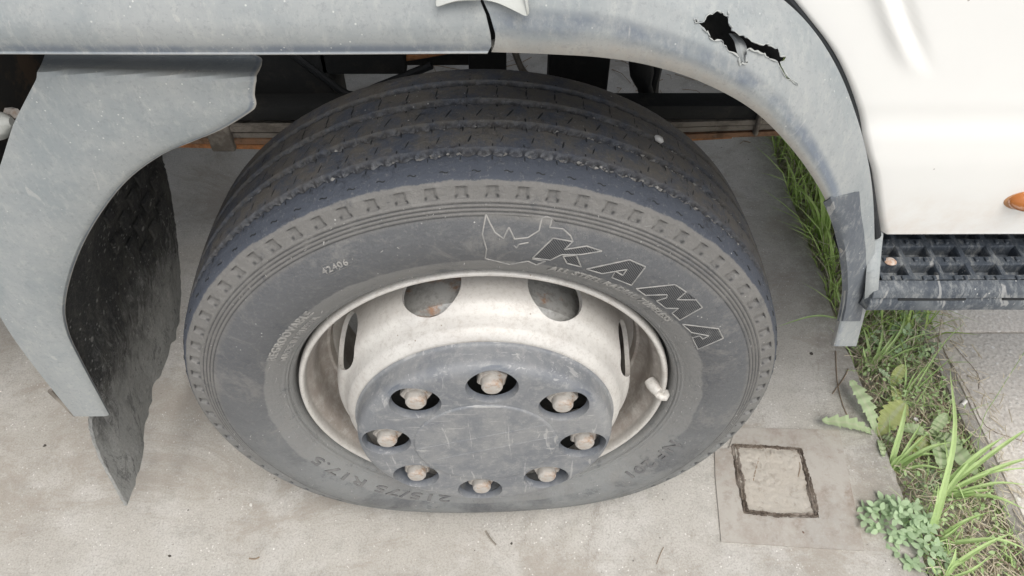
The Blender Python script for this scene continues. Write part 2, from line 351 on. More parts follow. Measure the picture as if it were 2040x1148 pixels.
for i in range(4):
    for j in range(-2, 5):
        chipped('paving_slab', .874 + i * .5, .874 + i * .5 + .496, .376 + (j - 1) * .5, .376 + (j - 1) * .5 + .496, MA, .0005 * ((i + j) % 3))
v, f = box(.845, 6, -6, 8, -.088, -.004); mesh('bedding_sand', v, f, MDIRT, pav, smooth=False)

# steel cover plate with a square opening packed with dirt
cover = thing('steel_plate', 'rust stained flat steel plate with a square dirt filled opening lying on the concrete', 'metal plate', (.5, .05, 0))
def pl(q, z=.003): return atZ(q, z)
out_ = [pl(q) for q in ((1425, 948), (1424, 895), (1452, 893), (1466, 852), (1672, 856), (1722, 1097), (1600, 1090), (1437, 1079))]
inn_ = [pl(q) for q in ((1457, 884), (1524, 887), (1597, 893), (1632, 1032), (1550, 1032), (1482, 1024), (1466, 960))]
bm = bmesh.new(); lo = [bm.verts.new((p[0] - .5, p[1] - .05, .003)) for p in out_]; li = [bm.verts.new((p[0] - .5, p[1] - .05, .003)) for p in inn_]
es = [bm.edges.new((lo[i], lo[(i + 1) % 8])) for i in range(8)] + [bm.edges.new((li[i], li[(i + 1) % 7])) for i in range(7)]
bmesh.ops.triangle_fill(bm, edges=es, use_beauty=True)
r = bmesh.ops.extrude_face_region(bm, geom=bm.faces[:]); bmesh.ops.translate(bm, verts=[g for g in r['geom'] if isinstance(g, bmesh.types.BMVert)], vec=(0, 0, -.0026))
bmesh.ops.recalc_face_normals(bm, faces=bm.faces); bmobj('plate_sheet', bm, MPLATE, cover, smooth=False)
# ragged raised frame of crusted dirt round the opening
loop = [pl(q, .0) for q in ((1462, 889), (1524, 892), (1592, 897), (1610, 955), (1627, 1028), (1550, 1028), (1485, 1020), (1475, 960), (1462, 889))]
pts = np.vstack([np.linspace(loop[i], loop[i + 1], 26)[:-1] for i in range(8)]) - np.array([.5, .05, 0])
J = Join()
seg_w = np.repeat([.75, .75, 1.5, 1.5, .8, .8, 1.5, 1.7], 25)
wn_ = seg_w * np.interp(np.arange(len(pts)), np.linspace(0, len(pts), 60), rng.uniform(.5, 1.15, 60))
t = np.roll(pts, -1, 0) - np.roll(pts, 1, 0); t /= np.linalg.norm(t, axis=1)[:, None]; nr = np.stack([t[:, 1], -t[:, 0], 0 * t[:, 0]], 1)
jit = rng.normal(0, .0006, (len(pts), 5, 3))
v = np.stack([pts + nr * k * .0042 * wn_[:, None] + np.array([0, 0, h]) for k, h in ((-1.1, .0008), (-.6, .0048), (0, .0016), (.6, .0054), (1.1, .0012))], 1) + jit
mesh('dirt_frame', v.reshape(-1, 3), grid_faces(len(pts), 5, True, False), MCRUST, cover)
nn = 34; uu = np.linspace(0, 1, nn); A, B, C, D = [np.array(p) - np.array([.5, .05, 0]) for p in (loop[0], loop[2], loop[4], loop[6])]
v = [];
for a in uu:
    for b in uu:
        p = (A * (1 - b) + B * b) * (1 - a) + (D * (1 - b) + C * b) * a; v.append((p[0], p[1], .0014 + .0007 * rng.normal() + .002 * math.exp(-((a - .12) / .1) ** 2)))
mesh('dirt_fill', v, grid_faces(nn, nn), MDIRT, cover)

# ------------------------------------------------------------------ truck
truck = thing('truck', 'white truck with dusty grey plastic mudguards standing over its exposed steel front wheel', 'truck')

# ---- tyre
PITCH = 76; NS = PITCH * 16
side = smoothline([(.228, .034), (.2355, .026), (.2388, .014), (.2405, .002), (.2428, -.0045), (.2462, -.0060), (.2485, -.0085), (.262, -.0165), (.276, -.022), (.292, -.0255), (.308, -.0255), (.322, -.0222), (.334, -.0172), (.342, -.0140), (.350, -.0108), (.357, -.0085), (.3622, -.0070)], 190)
sh1 = smoothline([(.3622, -.0070), (.3652, -.0052), (.3682, -.0015), (.3708, .005), (.3728, .012)], 14)[1:]
tr_y = np.linspace(.0132, .167, 128); tr = np.stack([.3772 - .0042 * ((tr_y - .088) / .077) ** 2, tr_y], 1)
sh2 = smoothline([(.3728, .1682), (.3705, .175), (.365, .181), (.355, .186), (.33, .193), (.30, .196), (.27, .184), (.245, .165), (.228, .14)], 26)[1:]
prof = np.vstack([side, sh1, tr, sh2]); npf = len(prof)
tg = np.gradient(prof, axis=0); tg /= np.linalg.norm(tg, axis=1)[:, None]; nrm = np.stack([tg[:, 1], -tg[:, 0]], 1)   # (dR,dy) outward
th = np.linspace(0, 2 * PI, NS, endpoint=False); ph = (th * PITCH / (2 * PI)) % 1
def sst(x, a, b): t_ = np.clip((x - a) / (b - a), 0, 1); return t_ * t_ * (3 - 2 * t_)
Dm = np.zeros((NS, npf)); groove = np.zeros((NS, npf)); zone = np.zeros((NS, npf))
is_side = np.arange(npf) < len(side); Rp, Yp = prof[:, 0], prof[:, 1]
for r0 in (.3345, .3385, .3425, .3465):
    Dm += (np.exp(-((Rp - r0) / .0009) ** 2) * .0011 * is_side)[None]
for r0 in (.2450, .2482, .2515): Dm += (np.exp(-((Rp - r0) / .0008) ** 2) * .0010 * is_side)[None]
wob = .5 * np.interp(th, np.linspace(0, 2 * PI, 200), rng.normal(0, 1, 200))
nph = np.abs(ph - .5)[:, None]
nw_ = (.115 + .065 * np.clip((.361 - Rp) / .011, 0, 1))[None]
notch = (1 - np.clip((nph - nw_) / .03, 0, 1)) * (sst(Rp, .3490, .3497) * (1 - sst(Rp, .3606, .3615)) * is_side)[None]
Dm -= notch * .0036
crev_shade = 4 * notch * (1 - notch)  # mask for the painted shadow lines, starting with the notch walls
for r0 in (.3325, .3365, .3405, .3445): crev_shade = np.maximum(crev_shade, (np.exp(-((Rp - r0) / .0007) ** 2) * is_side)[None])
crev_shade = np.maximum(crev_shade, ((1 - sst(np.abs(ph[:, None] - .5), .0, .02)) * 0))
# raised edge blocks between the notches
ph2 = ((th * PITCH * 2 / (2 * PI)) % 1)
tri = np.abs(ph2 - .5) * 2
for gi, gc in enumerate((.0275, .0680, .1060, .1420)):
    w = .0052 + .0004 * wob
    zig = (.0046, .0034, .0022, .0016)[gi] * (tri ** 1.6 - .4) * (1 if gi != 1 else -1)
    lo_ = gc - w + zig; hi_ = gc + w + zig * .3
    istr = (np.arange(npf) >= len(side) + 2) & (np.arange(npf) < npf - 20)
    a = sst(Yp[None], lo_[:, None] - .0004, lo_[:, None] + .0016) * (1 - sst(Yp[None], hi_[:, None] - .0016, hi_[:, None] + .0004)) * istr[None]
    Dm -= a * (.0085 - .0045 * (tri[:, None] ** 3) * (Yp[None] < gc)); tooth = np.clip(1 - np.abs(tri[:, None] - 1) / (.08 + .5 * np.clip((gc + .006 - Yp[None]) / .011, 0, 1)), 0, 1) if gi < 2 else 0
    groove = np.maximum(groove, a * (1 - .95 * np.minimum(1, tooth * 3))); crev_shade = np.maximum(crev_shade, a * (1 if gi < 2 else 0) * np.minimum(1, tooth * 2.5)); crev_shade = np.maximum(crev_shade, .8 * 4 * a * (1 - a))
Dm += rng.normal(0, .00009, Dm.shape)
Dm -= .0015 * sst(np.interp(th, np.linspace(0, 2 * PI, 900), rng.normal(0, 1, 900)), 1.2, 2.2)[:, None] * np.exp(-((Rp - .3735) / .002) ** 2)[None] * (Yp < .02)[None]
zone[:, is_side] = 1; zone *= 1
zone[:, len(side):len(side) + 8] = np.linspace(.9, .0, 8)[None]
zone[:, is_side] = np.where(Rp[is_side] > .3625, .9, 1)[None]
RR = prof[None, :, 0] + Dm * nrm[None, :, 0]; YY = prof[None, :, 1] + Dm * nrm[None, :, 1]
def flat(x, y, z):      # the loaded tyre: squashed towards its contact patch
    d = np.clip(-z - .20, 0, None); w = np.exp(-(x / .26) ** 2)
    z = z + w * 1.02 * d * d
    y = y + .007 * np.clip(d / .12, 0, 1) * w * np.clip((.05 - y) / .08, 0, 1); z = np.where(z < -ZC + .0006, -ZC + .0006, z)
    return x, y, z
x, y, z = flat(RR * np.sin(th)[:, None], YY, RR * np.cos(th)[:, None])
V = np.stack([x, y, z], 2).reshape(-1, 3)
idx = np.arange(NS * npf).reshape(NS, npf); nx_ = np.roll(idx, -1, 0)
Fc = np.stack([idx[:, :-1], nx_[:, :-1], nx_[:, 1:], idx[:, 1:]], 2).reshape(-1, 4)
me = bpy.data.meshes.new('tyre'); me.vertices.add(len(V)); me.vertices.foreach_set('co', V.ravel().astype(np.float32))
me.loops.add(Fc.size); me.loops.foreach_set('vertex_index', Fc.ravel().astype(np.int32)); me.polygons.add(len(Fc))
me.polygons.foreach_set('loop_start', np.arange(0, Fc.size, 4, dtype=np.int32)); me.polygons.foreach_set('loop_total', np.full(len(Fc), 4, np.int32))
me.update(calc_edges=True); me.polygons.foreach_set('use_smooth', np.ones(len(Fc), bool))
for k, a in (('zone', zone), ('groove', groove), ('crev_shade', crev_shade), ('rad', np.broadcast_to(Rp, (NS, npf)))):
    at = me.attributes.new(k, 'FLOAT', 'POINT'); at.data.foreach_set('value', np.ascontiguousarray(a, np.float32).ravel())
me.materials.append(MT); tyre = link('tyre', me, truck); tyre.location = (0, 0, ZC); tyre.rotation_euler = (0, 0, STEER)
cS, sS = math.cos(STEER), math.sin(STEER)
def to_wheel(p): p = np.array(p) - np.array([0, 0, ZC]); return np.array([cS * p[0] + sS * p[1], -sS * p[0] + cS * p[1], p[2]])
# smooth sidewall + tread for placing marks
sp = smoothline([(.2388, .014), (.2405, .002), (.2428, -.0045), (.2485, -.0085), (.262, -.0165), (.276, -.022), (.292, -.0255), (.308, -.0255), (.322, -.0222), (.334, -.0172), (.342, -.0140), (.350, -.0108), (.357, -.0085), (.3622, -.0070), (.3708, .005), (.3728, .012), (.3772, .088), (.3728, .168)], 70)
bv, bf = revolve(sp, 360, False); bx_, by_, bz_ = flat(*bv.T); TB = BVHTree.FromPolygons([Vector(p) for p in np.stack([bx_, by_, bz_], 1)], bf)
def on_tyre(q, off=0.):
    o = to_wheel(CAM); d = ray(q); d = np.array([cS * d[0] + sS * d[1], -sS * d[0] + cS * d[1], d[2]])
    h = TB.ray_cast(Vector(o), Vector(d).normalized())
    nn_ = h[1]; nn_ = -nn_ if nn_.dot(Vector(d)) > 0 else nn_
    return np.array(h[0] + nn_ * off), np.array(nn_)
def side_pt(R, t, off=0.):
    yy = np.interp(R, side[:, 0], side[:, 1]); a, b, c = flat(np.array(R * math.sin(t)), np.array(yy), np.array(R * math.cos(t))); return np.array([float(a), float(b) - off, float(c)])
def polypatch(name, poly, m, parent, off, thick=.0, cuts=3, label=None):
    bm = bmesh.new(); vs = [bm.verts.new((p[0], p[1], 0)) for p in poly]; bm.faces.new(vs); bmesh.ops.triangulate(bm, faces=bm.faces)
    for _ in range(cuts): bmesh.ops.subdivide_edges(bm, edges=[e for e in bm.edges if e.calc_length() > 7], cuts=1); bmesh.ops.triangulate(bm, faces=bm.faces)
    for v_ in bm.verts: v_.co = Vector(on_tyre((v_.co.x, v_.co.y), off)[0])
    bm.normal_update(); bmesh.ops.recalc_face_normals(bm, faces=bm.faces)
    return bmobj(name, bm, m, parent, label=label)
def line_on_tyre(J, pts, r, closed=False, off=.0003, step=6):
    P = [np.array(p, float) for p in pts]; P += [P[0]] if closed else []
    for a, b in zip(P[:-1], P[1:]):
        k = max(2, int(np.linalg.norm(b - a) / step) + 1); J.add(*tube([on_tyre(a + (b - a) * t_, off)[0] for t_ in np.linspace(0, 1, k)], r, 6))
Z2 = lambda L_: [(940 + x / 3.587, 400 + y / 3.587) for x, y in L_]
LET = {'K': [[(435, 405), (580, 265), (720, 290), (662, 346), (820, 322), (928, 358), (780, 381), (640, 382), (560, 420)], [(652, 394), (745, 386), (780, 468), (680, 444)]],
       'A': [[(820, 485), (1125, 420), (1240, 470), (1140, 600), (1000, 545), (1025, 500), (1078, 530), (1108, 488), (930, 517)]],
       'M': [[(1175, 625), (1450, 597), (1530, 650), (1465, 704), (1600, 706), (1645, 760), (1485, 850), (1430, 800), (1475, 766), (1385, 764), (1320, 712), (1390, 690), (1395, 668), (1240, 672)]],
       'B': [[(1505, 880), (1760, 912), (1795, 980), (1615, 1058), (1575, 975), (1628, 962), (1650, 985), (1692, 962), (1570, 938)]]}
for k in 'KAMB':
    J = Join(); bm = None
    for i, L_ in enumerate(LET[k]):
        o = polypatch('brand_letter', Z2(L_), MHATCH, tyre, .0007)
        line_on_tyre(J, Z2(L_), .0008, True, .0006)
    mesh('letter_edge', J.v, J.f, MDUS2, tyre)
J = Join()
for L_ in ([(100, 95), (130, 160), (165, 225), (225, 270), (265, 188), (305, 272), (400, 262), (480, 212), (500, 122), (535, 112), (572, 128), (556, 190), (650, 200), (705, 250), (722, 292)],
           [(100, 95), (75, 240), (105, 345), (95, 410), (160, 425), (270, 452), (400, 430), (460, 457), (525, 430), (430, 412)], [(300, 318), (318, 335), (335, 310), (405, 297)]):
    line_on_tyre(J, Z2(L_), .0009)
mesh('crown_emblem', J.v, J.f, MDUS2, tyre)
polypatch('emblem_field', Z2([(100, 95), (130, 160), (165, 225), (225, 270), (265, 188), (305, 272), (400, 262), (480, 212), (500, 122), (572, 128), (556, 190), (650, 200), (705, 250), (575, 262), (430, 405), (270, 450), (95, 410), (105, 345), (75, 240)]),
          MT, tyre, .0005)
_o = bpy.data.objects['emblem_field']
for _k, _v in (('zone', [1.] * len(_o.data.vertices)), ('rad', [math.hypot(q.co.x, q.co.z) for q in _o.data.vertices])):
    _o.data.attributes.new(_k, 'FLOAT', 'POINT').data.foreach_set('value', _v)
def arc_text(txt, R, t0, t1, h, name, shear=0., off=.0014, bold=.0, m=None):
    """raised lettering running clockwise from angle t0 to t1, feet towards the hub"""
    cu = bpy.data.curves.new('txt', 'FONT'); cu.body = txt; cu.size = 1; cu.shear = shear; cu.offset = bold; cu.extrude = .05; cu.resolution_u = 2; cu.space_character = 1.08
    o = bpy.data.objects.new('txt', cu); COL.objects.link(o); dg = bpy.context.evaluated_depsgraph_get(); dg.update()
    me_ = bpy.data.meshes.new_from_object(o.evaluated_get(dg)); bpy.data.objects.remove(o)
    P = np.array([v_.co[:] for v_ in me_.vertices]); w = P[:, 0].max() - P[:, 0].min(); x0 = P[:, 0].min(); H = .72
    for v_, p in zip(me_.vertices, P):
        t_ = t0 + (p[0] - x0) / w * (t1 - t0); r_ = R + p[1] / H * h; v_.co = side_pt(r_, t_, off if p[2] > 0 else -.0006)
    me_.name = name; me_.materials.clear(); me_.materials.append(m or MDUS2); return link(name, me_, tyre)
def ang(q): p, _ = on_tyre(q); return math.atan2(p[0], p[2]), math.hypot(p[0], p[2])
a0, r0 = ang((1092, 533)); a1, r1 = ang((1325, 640)); arc_text('ALL STEEL RADIAL TUBELESS', (r0 + r1) / 2 - .001, a0, a1, .0082, 'lettering', .25, bold=.035)
a0, r0 = ang((553, 716)); a1, r1 = ang((622, 622)); arc_text('REGROOVABLE', (r0 + r1) / 2, a0, a1, .0100, 'lettering', bold=.02)
a0, r0 = ang((572, 716)); a1, r1 = ang((638, 630)); arc_text('MADE IN RUSSIA', (r0 + r1) / 2, a0, a1, .0078, 'lettering', bold=.02)
a0, r0 = ang((1345, 880)); a1, r1 = ang((1240, 935)); arc_text('NF 201', (r0 + r1) / 2, a0, a1, .015, 'lettering', bold=.015, m=MDIM)
a0, r0 = ang((900, 985)); a1, r1 = ang((628, 912)); arc_text('215/75 R17.5', (r0 + r1) / 2, a0, a1, .013, 'lettering', bold=.01, m=MDIM)
a0, r0 = ang((645, 545)); a1, r1 = ang((697, 527)); arc_text('42406', (r0 + r1) / 2, a0, a1, .0075, 'date_code')
J = Join(); line_on_tyre(J, [(640, 530), (700, 510), (712, 522), (655, 548)], .0004, True); mesh('date_plate', J.v, J.f, MDIM, tyre)
# sipes: narrow cuts in the ribs (dark slots), and crumbs of grit held in the grooves
JS = Join(); crown = lambda yy: float(np.interp(yy, np.concatenate([[-.0070, -.0015, .005], tr_y]), np.concatenate([[.3622, .3682, .3708], tr[:, 0]])))
def slot(t_, y0, y1, skew, w=.0009, wig=0.):
    n_ = 4; L_ = []; R_ = []
    for k in np.linspace(0, 1, n_):
        yy = y0 + (y1 - y0) * k; a = t_ + (skew * (k - .5) + wig * math.sin(k * 2 * PI)) / .378; rr = crown(yy) + .00035; dw = w * (1 - abs(2 * k - 1) ** 3 * .6) / .378
        L_.append((rr * math.sin(a - dw), yy, rr * math.cos(a - dw))); R_.append((rr * math.sin(a + dw), yy, rr * math.cos(a + dw)))
    JS.add(L_ + R_, [(i, i + 1, n_ + i + 1, n_ + i) for i in range(n_ - 1)])
for k in range(PITCH):
    t_ = (k + .5) * 2 * PI / PITCH
    if math.cos(t_) < -.35: continue
    for a, b, s_, o in ((.0155, .0212, 0, 0), (.0345, .0385, 0, 0), (.0405, .050, .0030, .3), (.0565, .0640, 0, .1), (.0735, .079, 0, .1), (.0800, .0925, .0065, .6), (.096, .1000, 0, .2), (.113, .117, 0, .2), (.118, .131, .0015, .2), (.1325, .136, 0, .2), (.148, .1505, 0, .3)):
        slot(t_ + o * 2 * PI / PITCH + random.gauss(0, .001), a, b, s_ + random.gauss(0, .0004), random.uniform(.0005, .0011))
    yy = .0035; tt = t_ + .5 * 2 * PI / PITCH      # tilde-shaped wear marks on the shoulder rib
    P = [(crown(yy + .0007 * math.sin(k2 * 2 * PI)) + .0003, yy + .0009 * math.sin(k2 * 2 * PI), tt + (k2 - .5) * .0085 / .37) for k2 in np.linspace(0, 1, 6)]
    JS.add(*tube([(r_ * math.sin(a), y_, r_ * math.cos(a)) for r_, y_, a in P], .0007, 4))
mesh('sipes', JS.v, JS.f, MBLK, tyre, kind='stuff', smooth=False)
J = Join(); ico = [Vector(p) for p in ((0, 0, 1), (.9, 0, .4), (.28, .85, .4), (-.72, .53, .4), (-.72, -.53, .4), (.28, -.85, .4), (0, 0, -1))]
icf = [(0, 1, 2), (0, 2, 3), (0, 3, 4), (0, 4, 5), (0, 5, 1), (6, 2, 1), (6, 3, 2), (6, 4, 3), (6, 5, 4), (6, 1, 5)]
for _ in range(420):
    gi = random.choice([0, 0, 0, 1, 1, 2]); gc = (.0275, .068, .106)[gi]; t_ = abs(random.gauss(0.62, .22)) if random.random() < .75 else random.uniform(-1.2, 1.2)
    rr = crown(gc) - .0058 + random.uniform(-.001, .002); s_ = random.uniform(.0008, .003); yy = gc + random.gauss(0, .002)
    c = Vector((rr * math.sin(t_), yy, rr * math.cos(t_))); J.add([c + Vector((p.x * s_ * random.uniform(.6, 1.3), p.y * s_ * random.uniform(.6, 1.3), p.z * s_ * random.uniform(.6, 1.3))) for p in ico], icf)
mesh('groove_grit', J.v, J.f, simple('grit', (.24, .235, .22), .9, n=((90, .45, .6, (.5, .49, .46), .8), (50, .5, .6, (.15, .15, .15), .8))), tyre, kind='stuff')
# moulding hairs
J = Join()
for _ in range(150):
    t_ = random.uniform(-2.2, 2.2); R_ = random.choice([.2435, .252, .26, .27, .31, .3465, .337]); p = side_pt(R_, t_, 0); q = p + np.array([random.gauss(0, .001), -random.uniform(.001, .0035), random.gauss(.0005, .0012)])
    J.add(*tube([p, q], (.0004, .0002), 4))
mesh('moulding_hairs', J.v, J.f, MDUST, tyre, kind='stuff')
p, nn_ = on_tyre((1312, 279), .001)
bm = bmesh.new(); bmesh.ops.create_icosphere(bm, subdivisions=2, radius=1)
for v_ in bm.verts: v_.co = Vector((v_.co.x * .0058, v_.co.y * .0038, v_.co.z * .0034)) * (1 + random.uniform(-.1, .1))
st = bmobj('pebble', bm, MSTONE); st.location = Vector((cS * p[0] - sS * p[1], sS * p[0] + cS * p[1], p[2] + ZC)); st.rotation_euler = (.3, .5, -.5)
tag(st, 'small white pebble wedged in a groove on top of the tyre', 'pebble')

# ---- rim: barrel with rolled lip, then dished disc with vent holes
lip = smoothline([(.2345, .016), (.2358, .010), (.2360, .004), (.2352, -.0005), (.2335, -.0028), (.2310, -.0030), (.2290, -.0010), (.2280, .003), (.2272, .010), (.2240, .016), (.2205, .024), (.2190, .036), (.2180, .055), (.2100, .068), (.2035, .078), (.2030, .150), (.2060, .151), (.2065, .081), (.2130, .071), (.2210, .058), (.2220, .038), (.2240, .027), (.2330, .018)], 90)
v, f = revolve(lip, 240); rim = mesh('rim', v, f, MRIM, truck, attrs={'dirt': np.clip((v[:, 1] - .001) / .012, 0, 1) * (np.hypot(v[:, 0], v[:, 2]) < .232)}); rim.location = (0, 0, ZC); rim.rotation_euler = (0, 0, STEER)
outer = smoothline([(.140, -.038), (.150, -.0385), (.158, -.0375), (.1650, -.0345), (.1715, -.0275), (.1745, -.0195), (.1785, -.010), (.1860, .0), (.1895, .014), (.1920, .040), (.1940, .066), (.1990, .078), (.2045, .083)], 60)
tg = np.gradient(outer, axis=0); tg /= np.linalg.norm(tg, axis=1)[:, None]; inner = outer - np.stack([tg[:, 1], -tg[:, 0]], 1) * .006
v, f = revolve(np.vstack([outer, inner[::-1]]), 192)
disc = mesh('wheel_disc', v, f, MRIM, rim)
HP = .0821
cut = []
for k in range(8):
    a = HP + math.radians(22.5) + k * PI / 4; bm = bmesh.new(); bmesh.ops.create_cone(bm, cap_ends=True, segments=40, radius1=.0365, radius2=.0365, depth=.09)
    q = Vector((math.sin(a), -.13, math.cos(a))).to_track_quat('Z', 'Y').to_matrix().to_4x4(); bm.transform(Matrix.Translation((.185 * math.sin(a), .0275, .185 * math.cos(a))) @ q)
    c = bmobj('cut', bm, None); c.parent = rim; cut.append(c)
bpy.context.view_layer.update(); boolean(disc, cut)
v, f = revolve([(.0, .02), (.10, .012), (.1580, .0125), (.1650, .020), (.1670, .15), (.0, .15)], 96, False); mesh('brake_drum', v, f, simple('drum_steel', (.52, .52, .50), .5, .4, n=((13, .53, .62, (.45, .22, .10), .8), (90, .46, .6, (.30, .29, .27), .6))), rim)
# balance weight clipped over the lip
ta = math.atan2(*[to_wheel(atY((1305, 785), 0))[i] for i in (0, 2)])
def lp(R, yy, t_): return (R * math.sin(t_), yy, R * math.cos(t_))
v, f = tube([lp(.2165, .016, ta - .004), lp(.2190, .011, ta), lp(.2235, .003, ta + .002), lp(.2270, -.003, ta + .004)], (.0075, .0085, .0085, .0070), 14); mesh('balance_weight', v, f, MRIM, rim)
v, f = tube([lp(.2265, -.002, ta + .03), lp(.2300, -.0062, ta + .03), lp(.2345, -.0062, ta + .032), lp(.2370, -.002, ta + .034), lp(.2372, .003, ta + .034)], .0052, 12); mesh('weight_clip', v, f, MRIM, rim)

# ---- hub cap
capp = smoothline([(.0, -.0745), (.040, -.0745), (.080, -.0745), (.0862, -.0742), (.0880, -.0728), (.0900, -.0722), (.110, -.0722), (.135, -.0720), (.1460, -.0712), (.1530, -.0680), (.1568, -.062), (.1580, -.052), (.1590, -.0415), (.1620, -.0385)], 70)
v, f = revolve(np.vstack([capp, [(.157, -.036), (.150, -.045), (.147, -.0625), (.0, -.0645)]])[:], 200, False)
cap = mesh('hub_cap', v, f, MCAP, truck); cap.location = (0, 0, ZC); cap.rotation_euler = (0, 0, STEER)
NP = .0821; cut = []
for k in range(8):
    a = NP + k * PI / 4; bm = bmesh.new(); bmesh.ops.create_cone(bm, cap_ends=True, segments=36, radius1=.0225, radius2=.0335, depth=.05)
    bm.transform(Matrix.Translation((.1215 * math.sin(a), -.0625, .1215 * math.cos(a) + .000)) @ Matrix.Rotation(PI / 2, 4, 'X')); c = bmobj('cut', bm, None); c.parent = cap; cut.append(c)
bpy.context.view_layer.update(); boolean(cap, cut)
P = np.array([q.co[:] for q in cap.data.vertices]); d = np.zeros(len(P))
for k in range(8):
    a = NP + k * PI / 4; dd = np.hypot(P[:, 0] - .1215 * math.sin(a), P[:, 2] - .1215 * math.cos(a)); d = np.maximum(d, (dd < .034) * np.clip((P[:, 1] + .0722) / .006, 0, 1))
at = cap.data.attributes.new('dirt', 'FLOAT', 'POINT'); at.data.foreach_set('value', d.astype(np.float32))  # value rises with depth inside the nut holes
v, f = revolve([(.0, -.030), (.150, -.030), (.150, -.028), (.0, -.028)], 64, False); mesh('hub_face', v, f, MGRIME, cap)
# shallow ribs pressed into the centre of the cap
JR = Join()
def oncap(q): return to_wheel(atY(q, -.0748))
for A_, B_ in (((832, 893), (1088, 850)), ((870, 914), (1108, 873))):
    a, b = oncap(A_), oncap(B_); a[1] = b[1] = -.0739; JR.add(*tube([a + (b - a) * t_ for t_ in np.linspace(0, 1, 12)], .0011, 6))
mesh('pressed_rib', JR.v, JR.f, MCAP, cap)
# nuts: flange, hexagon, domed stud end
def nut_mesh():
    J = Join(); t6 = lambda r, y, n, o=0: [(r * math.sin(2 * PI * k / n + o), y, r * math.cos(2 * PI * k / n + o)) for k in range(n)]
    def stack(rings, n, o=0):
        v = []; [v.extend(t6(r, y, n, o)) for r, y in rings]; f = grid_faces(len(rings), n, False, True) + [tuple(range((len(rings) - 1) * n, len(rings) * n))]; J.add(v, f)
    stack([(.0222, -.028), (.0222, -.040), (.019, -.044)], 24)
    stack([(.0185, -.036), (.0185, -.0550), (.0165, -.0575)], 6)
    stack([(.0130, -.050), (.0127, -.061), (.0120, -.0665), (.0098, -.0692), (.0050, -.0700)], 20)
    return J
J = nut_mesh(); n0 = None
for k in range(8):
    a = NP + k * PI / 4
    if n0 is None: n0 = mesh('wheel_nut', J.v, J.f, MNUT, cap, sharp=.5); o = n0
    else: o = n0.copy(); COL.objects.link(o); o.parent = cap
    o.location = (.1215 * math.sin(a), -.004, .1215 * math.cos(a)); o.rotation_euler = (random.gauss(0, .02), random.uniform(0, 1), random.gauss(0, .02))
# wheel centre assembly behind the cap, axle
v, f = tube([(0, .14, ZC), (0, .6, ZC)], .055, 20); mesh('axle', v, f, MGRIME, truck)

# ---- right-hand mudguard arch
I_ = [(979, 104), (1090, 108), (1200, 115), (1300, 132), (1400, 165), (1500, 220), (1580, 300), (1640, 390), (1667, 470), (1680, 560), (1674, 620), (1657, 690)]
O_ = [(940, -190), (1110, -190), (1250, -165), (1380, -110), (1492, -50), (1596, 32), (1665, 130), (1712, 250), (1735, 355), (1742, 460), (1738, 560), (1706, 690)]
ns, nu = 150, 40
Is = smoothline(I_, ns); Os = smoothline(O_, ns); U = np.concatenate([[-.02], np.linspace(0, 1, nu)])
UP = [0, .03, .08, .16, .30, .5, .8, 1]; YT = [-.041, -.0435, -.0455, -.047, -.045, -.036, -.015, .004]; YBt = [-.012, -.014, -.016, -.017, -.014, -.011, -.006, .0]
v = []; ua = []
for i in range(ns):
    s_ = i / (ns - 1); k = max(0, min(1, (s_ - .35) / .5)); k = k * k * (3 - 2 * k)
    for u in U:
        uu_ = max(u, 0); q = Is[i] + (Os[i] - Is[i]) * uu_
        if s_ < .12:      # the split edge between the two guards wanders
            cx = np.interp(q[1], [-190, 0, 30, 70, 92, 104], [942, 962, 976, 987.5, 985, 979]); c0 = Is[0][0] + (Os[0][0] - Is[0][0]) * uu_; q = q + np.array([(cx - c0) * (1 - s_ / .12), 0])
        Y_ = (1 - k) * np.interp(uu_, UP, YT) + k * np.interp(uu_, UP, YBt)
        p = atY(q, Y_)
        if u < 0: p = p + np.array([0, .004 + .010 * (1 - k), -.0005])
        v.append(p); ua.append(uu_)
fen_v, fen_f = v, grid_faces(ns, len(U))
FB = BVHTree.FromPolygons([Vector(p) for p in v], fen_f)
bm = solidify(v, fen_f, .0028)
fen = bmobj('front_mudguard', bm, MP, truck)
def on_fen(q, back=0.):
    d = Vector(ray(q)).normalized(); h = FB.ray_cast(Vector(CAM), d); return (h[0] if h[0] else Vector(atY(q, -.02))), d
Z6 = lambda L_: [(1340 + x / 5.74, y / 5.74) for x, y in L_]
hole = Z6([(248, 225), (300, 240), (360, 258), (390, 190), (425, 165), (480, 145), (530, 128), (575, 150), (610, 182), (636, 185), (640, 140), (645, 230), (655, 290), (690, 345), (740, 385), (800, 410), (860, 432), (900, 470), (970, 490), (1040, 510), (1085, 505), (1125, 535), (1180, 555), (1205, 540), (1212, 590), (1230, 640), (1300, 655), (1280, 700), (1235, 705), (1260, 790), (1320, 880), (1400, 950), (1440, 990), (1390, 952), (1310, 905), (1240, 790), (1205, 710), (1130, 690), (1090, 662), (1060, 625), (990, 592), (930, 580), (870, 552), (850, 570), (845, 640), (860, 720), (820, 738), (770, 735), (745, 650), (690, 615), (620, 560), (580, 500), (550, 468), (480, 465), (415, 440), (408, 372), (375, 370), (335, 300), (300, 265), (255, 252)])
J = Join(); a = []; b = []
for q in hole:
    h, d = on_fen(q); a.append(h - d * .03); b.append(h + d * .03)
nh = len(hole); bm = bmesh.new(); va = [bm.verts.new(p) for p in a]; vb = [bm.verts.new(p) for p in b]
bm.faces.new(va); bm.faces.new(vb[::-1]); [bm.faces.new((va[i], vb[i], vb[(i + 1) % nh], va[(i + 1) % nh])) for i in range(nh)]
bmesh.ops.triangulate(bm, faces=bm.faces); bmesh.ops.recalc_face_normals(bm, faces=bm.faces); c = bmobj('cut', bm, None)
bpy.context.view_layer.update(); boolean(fen, [c])
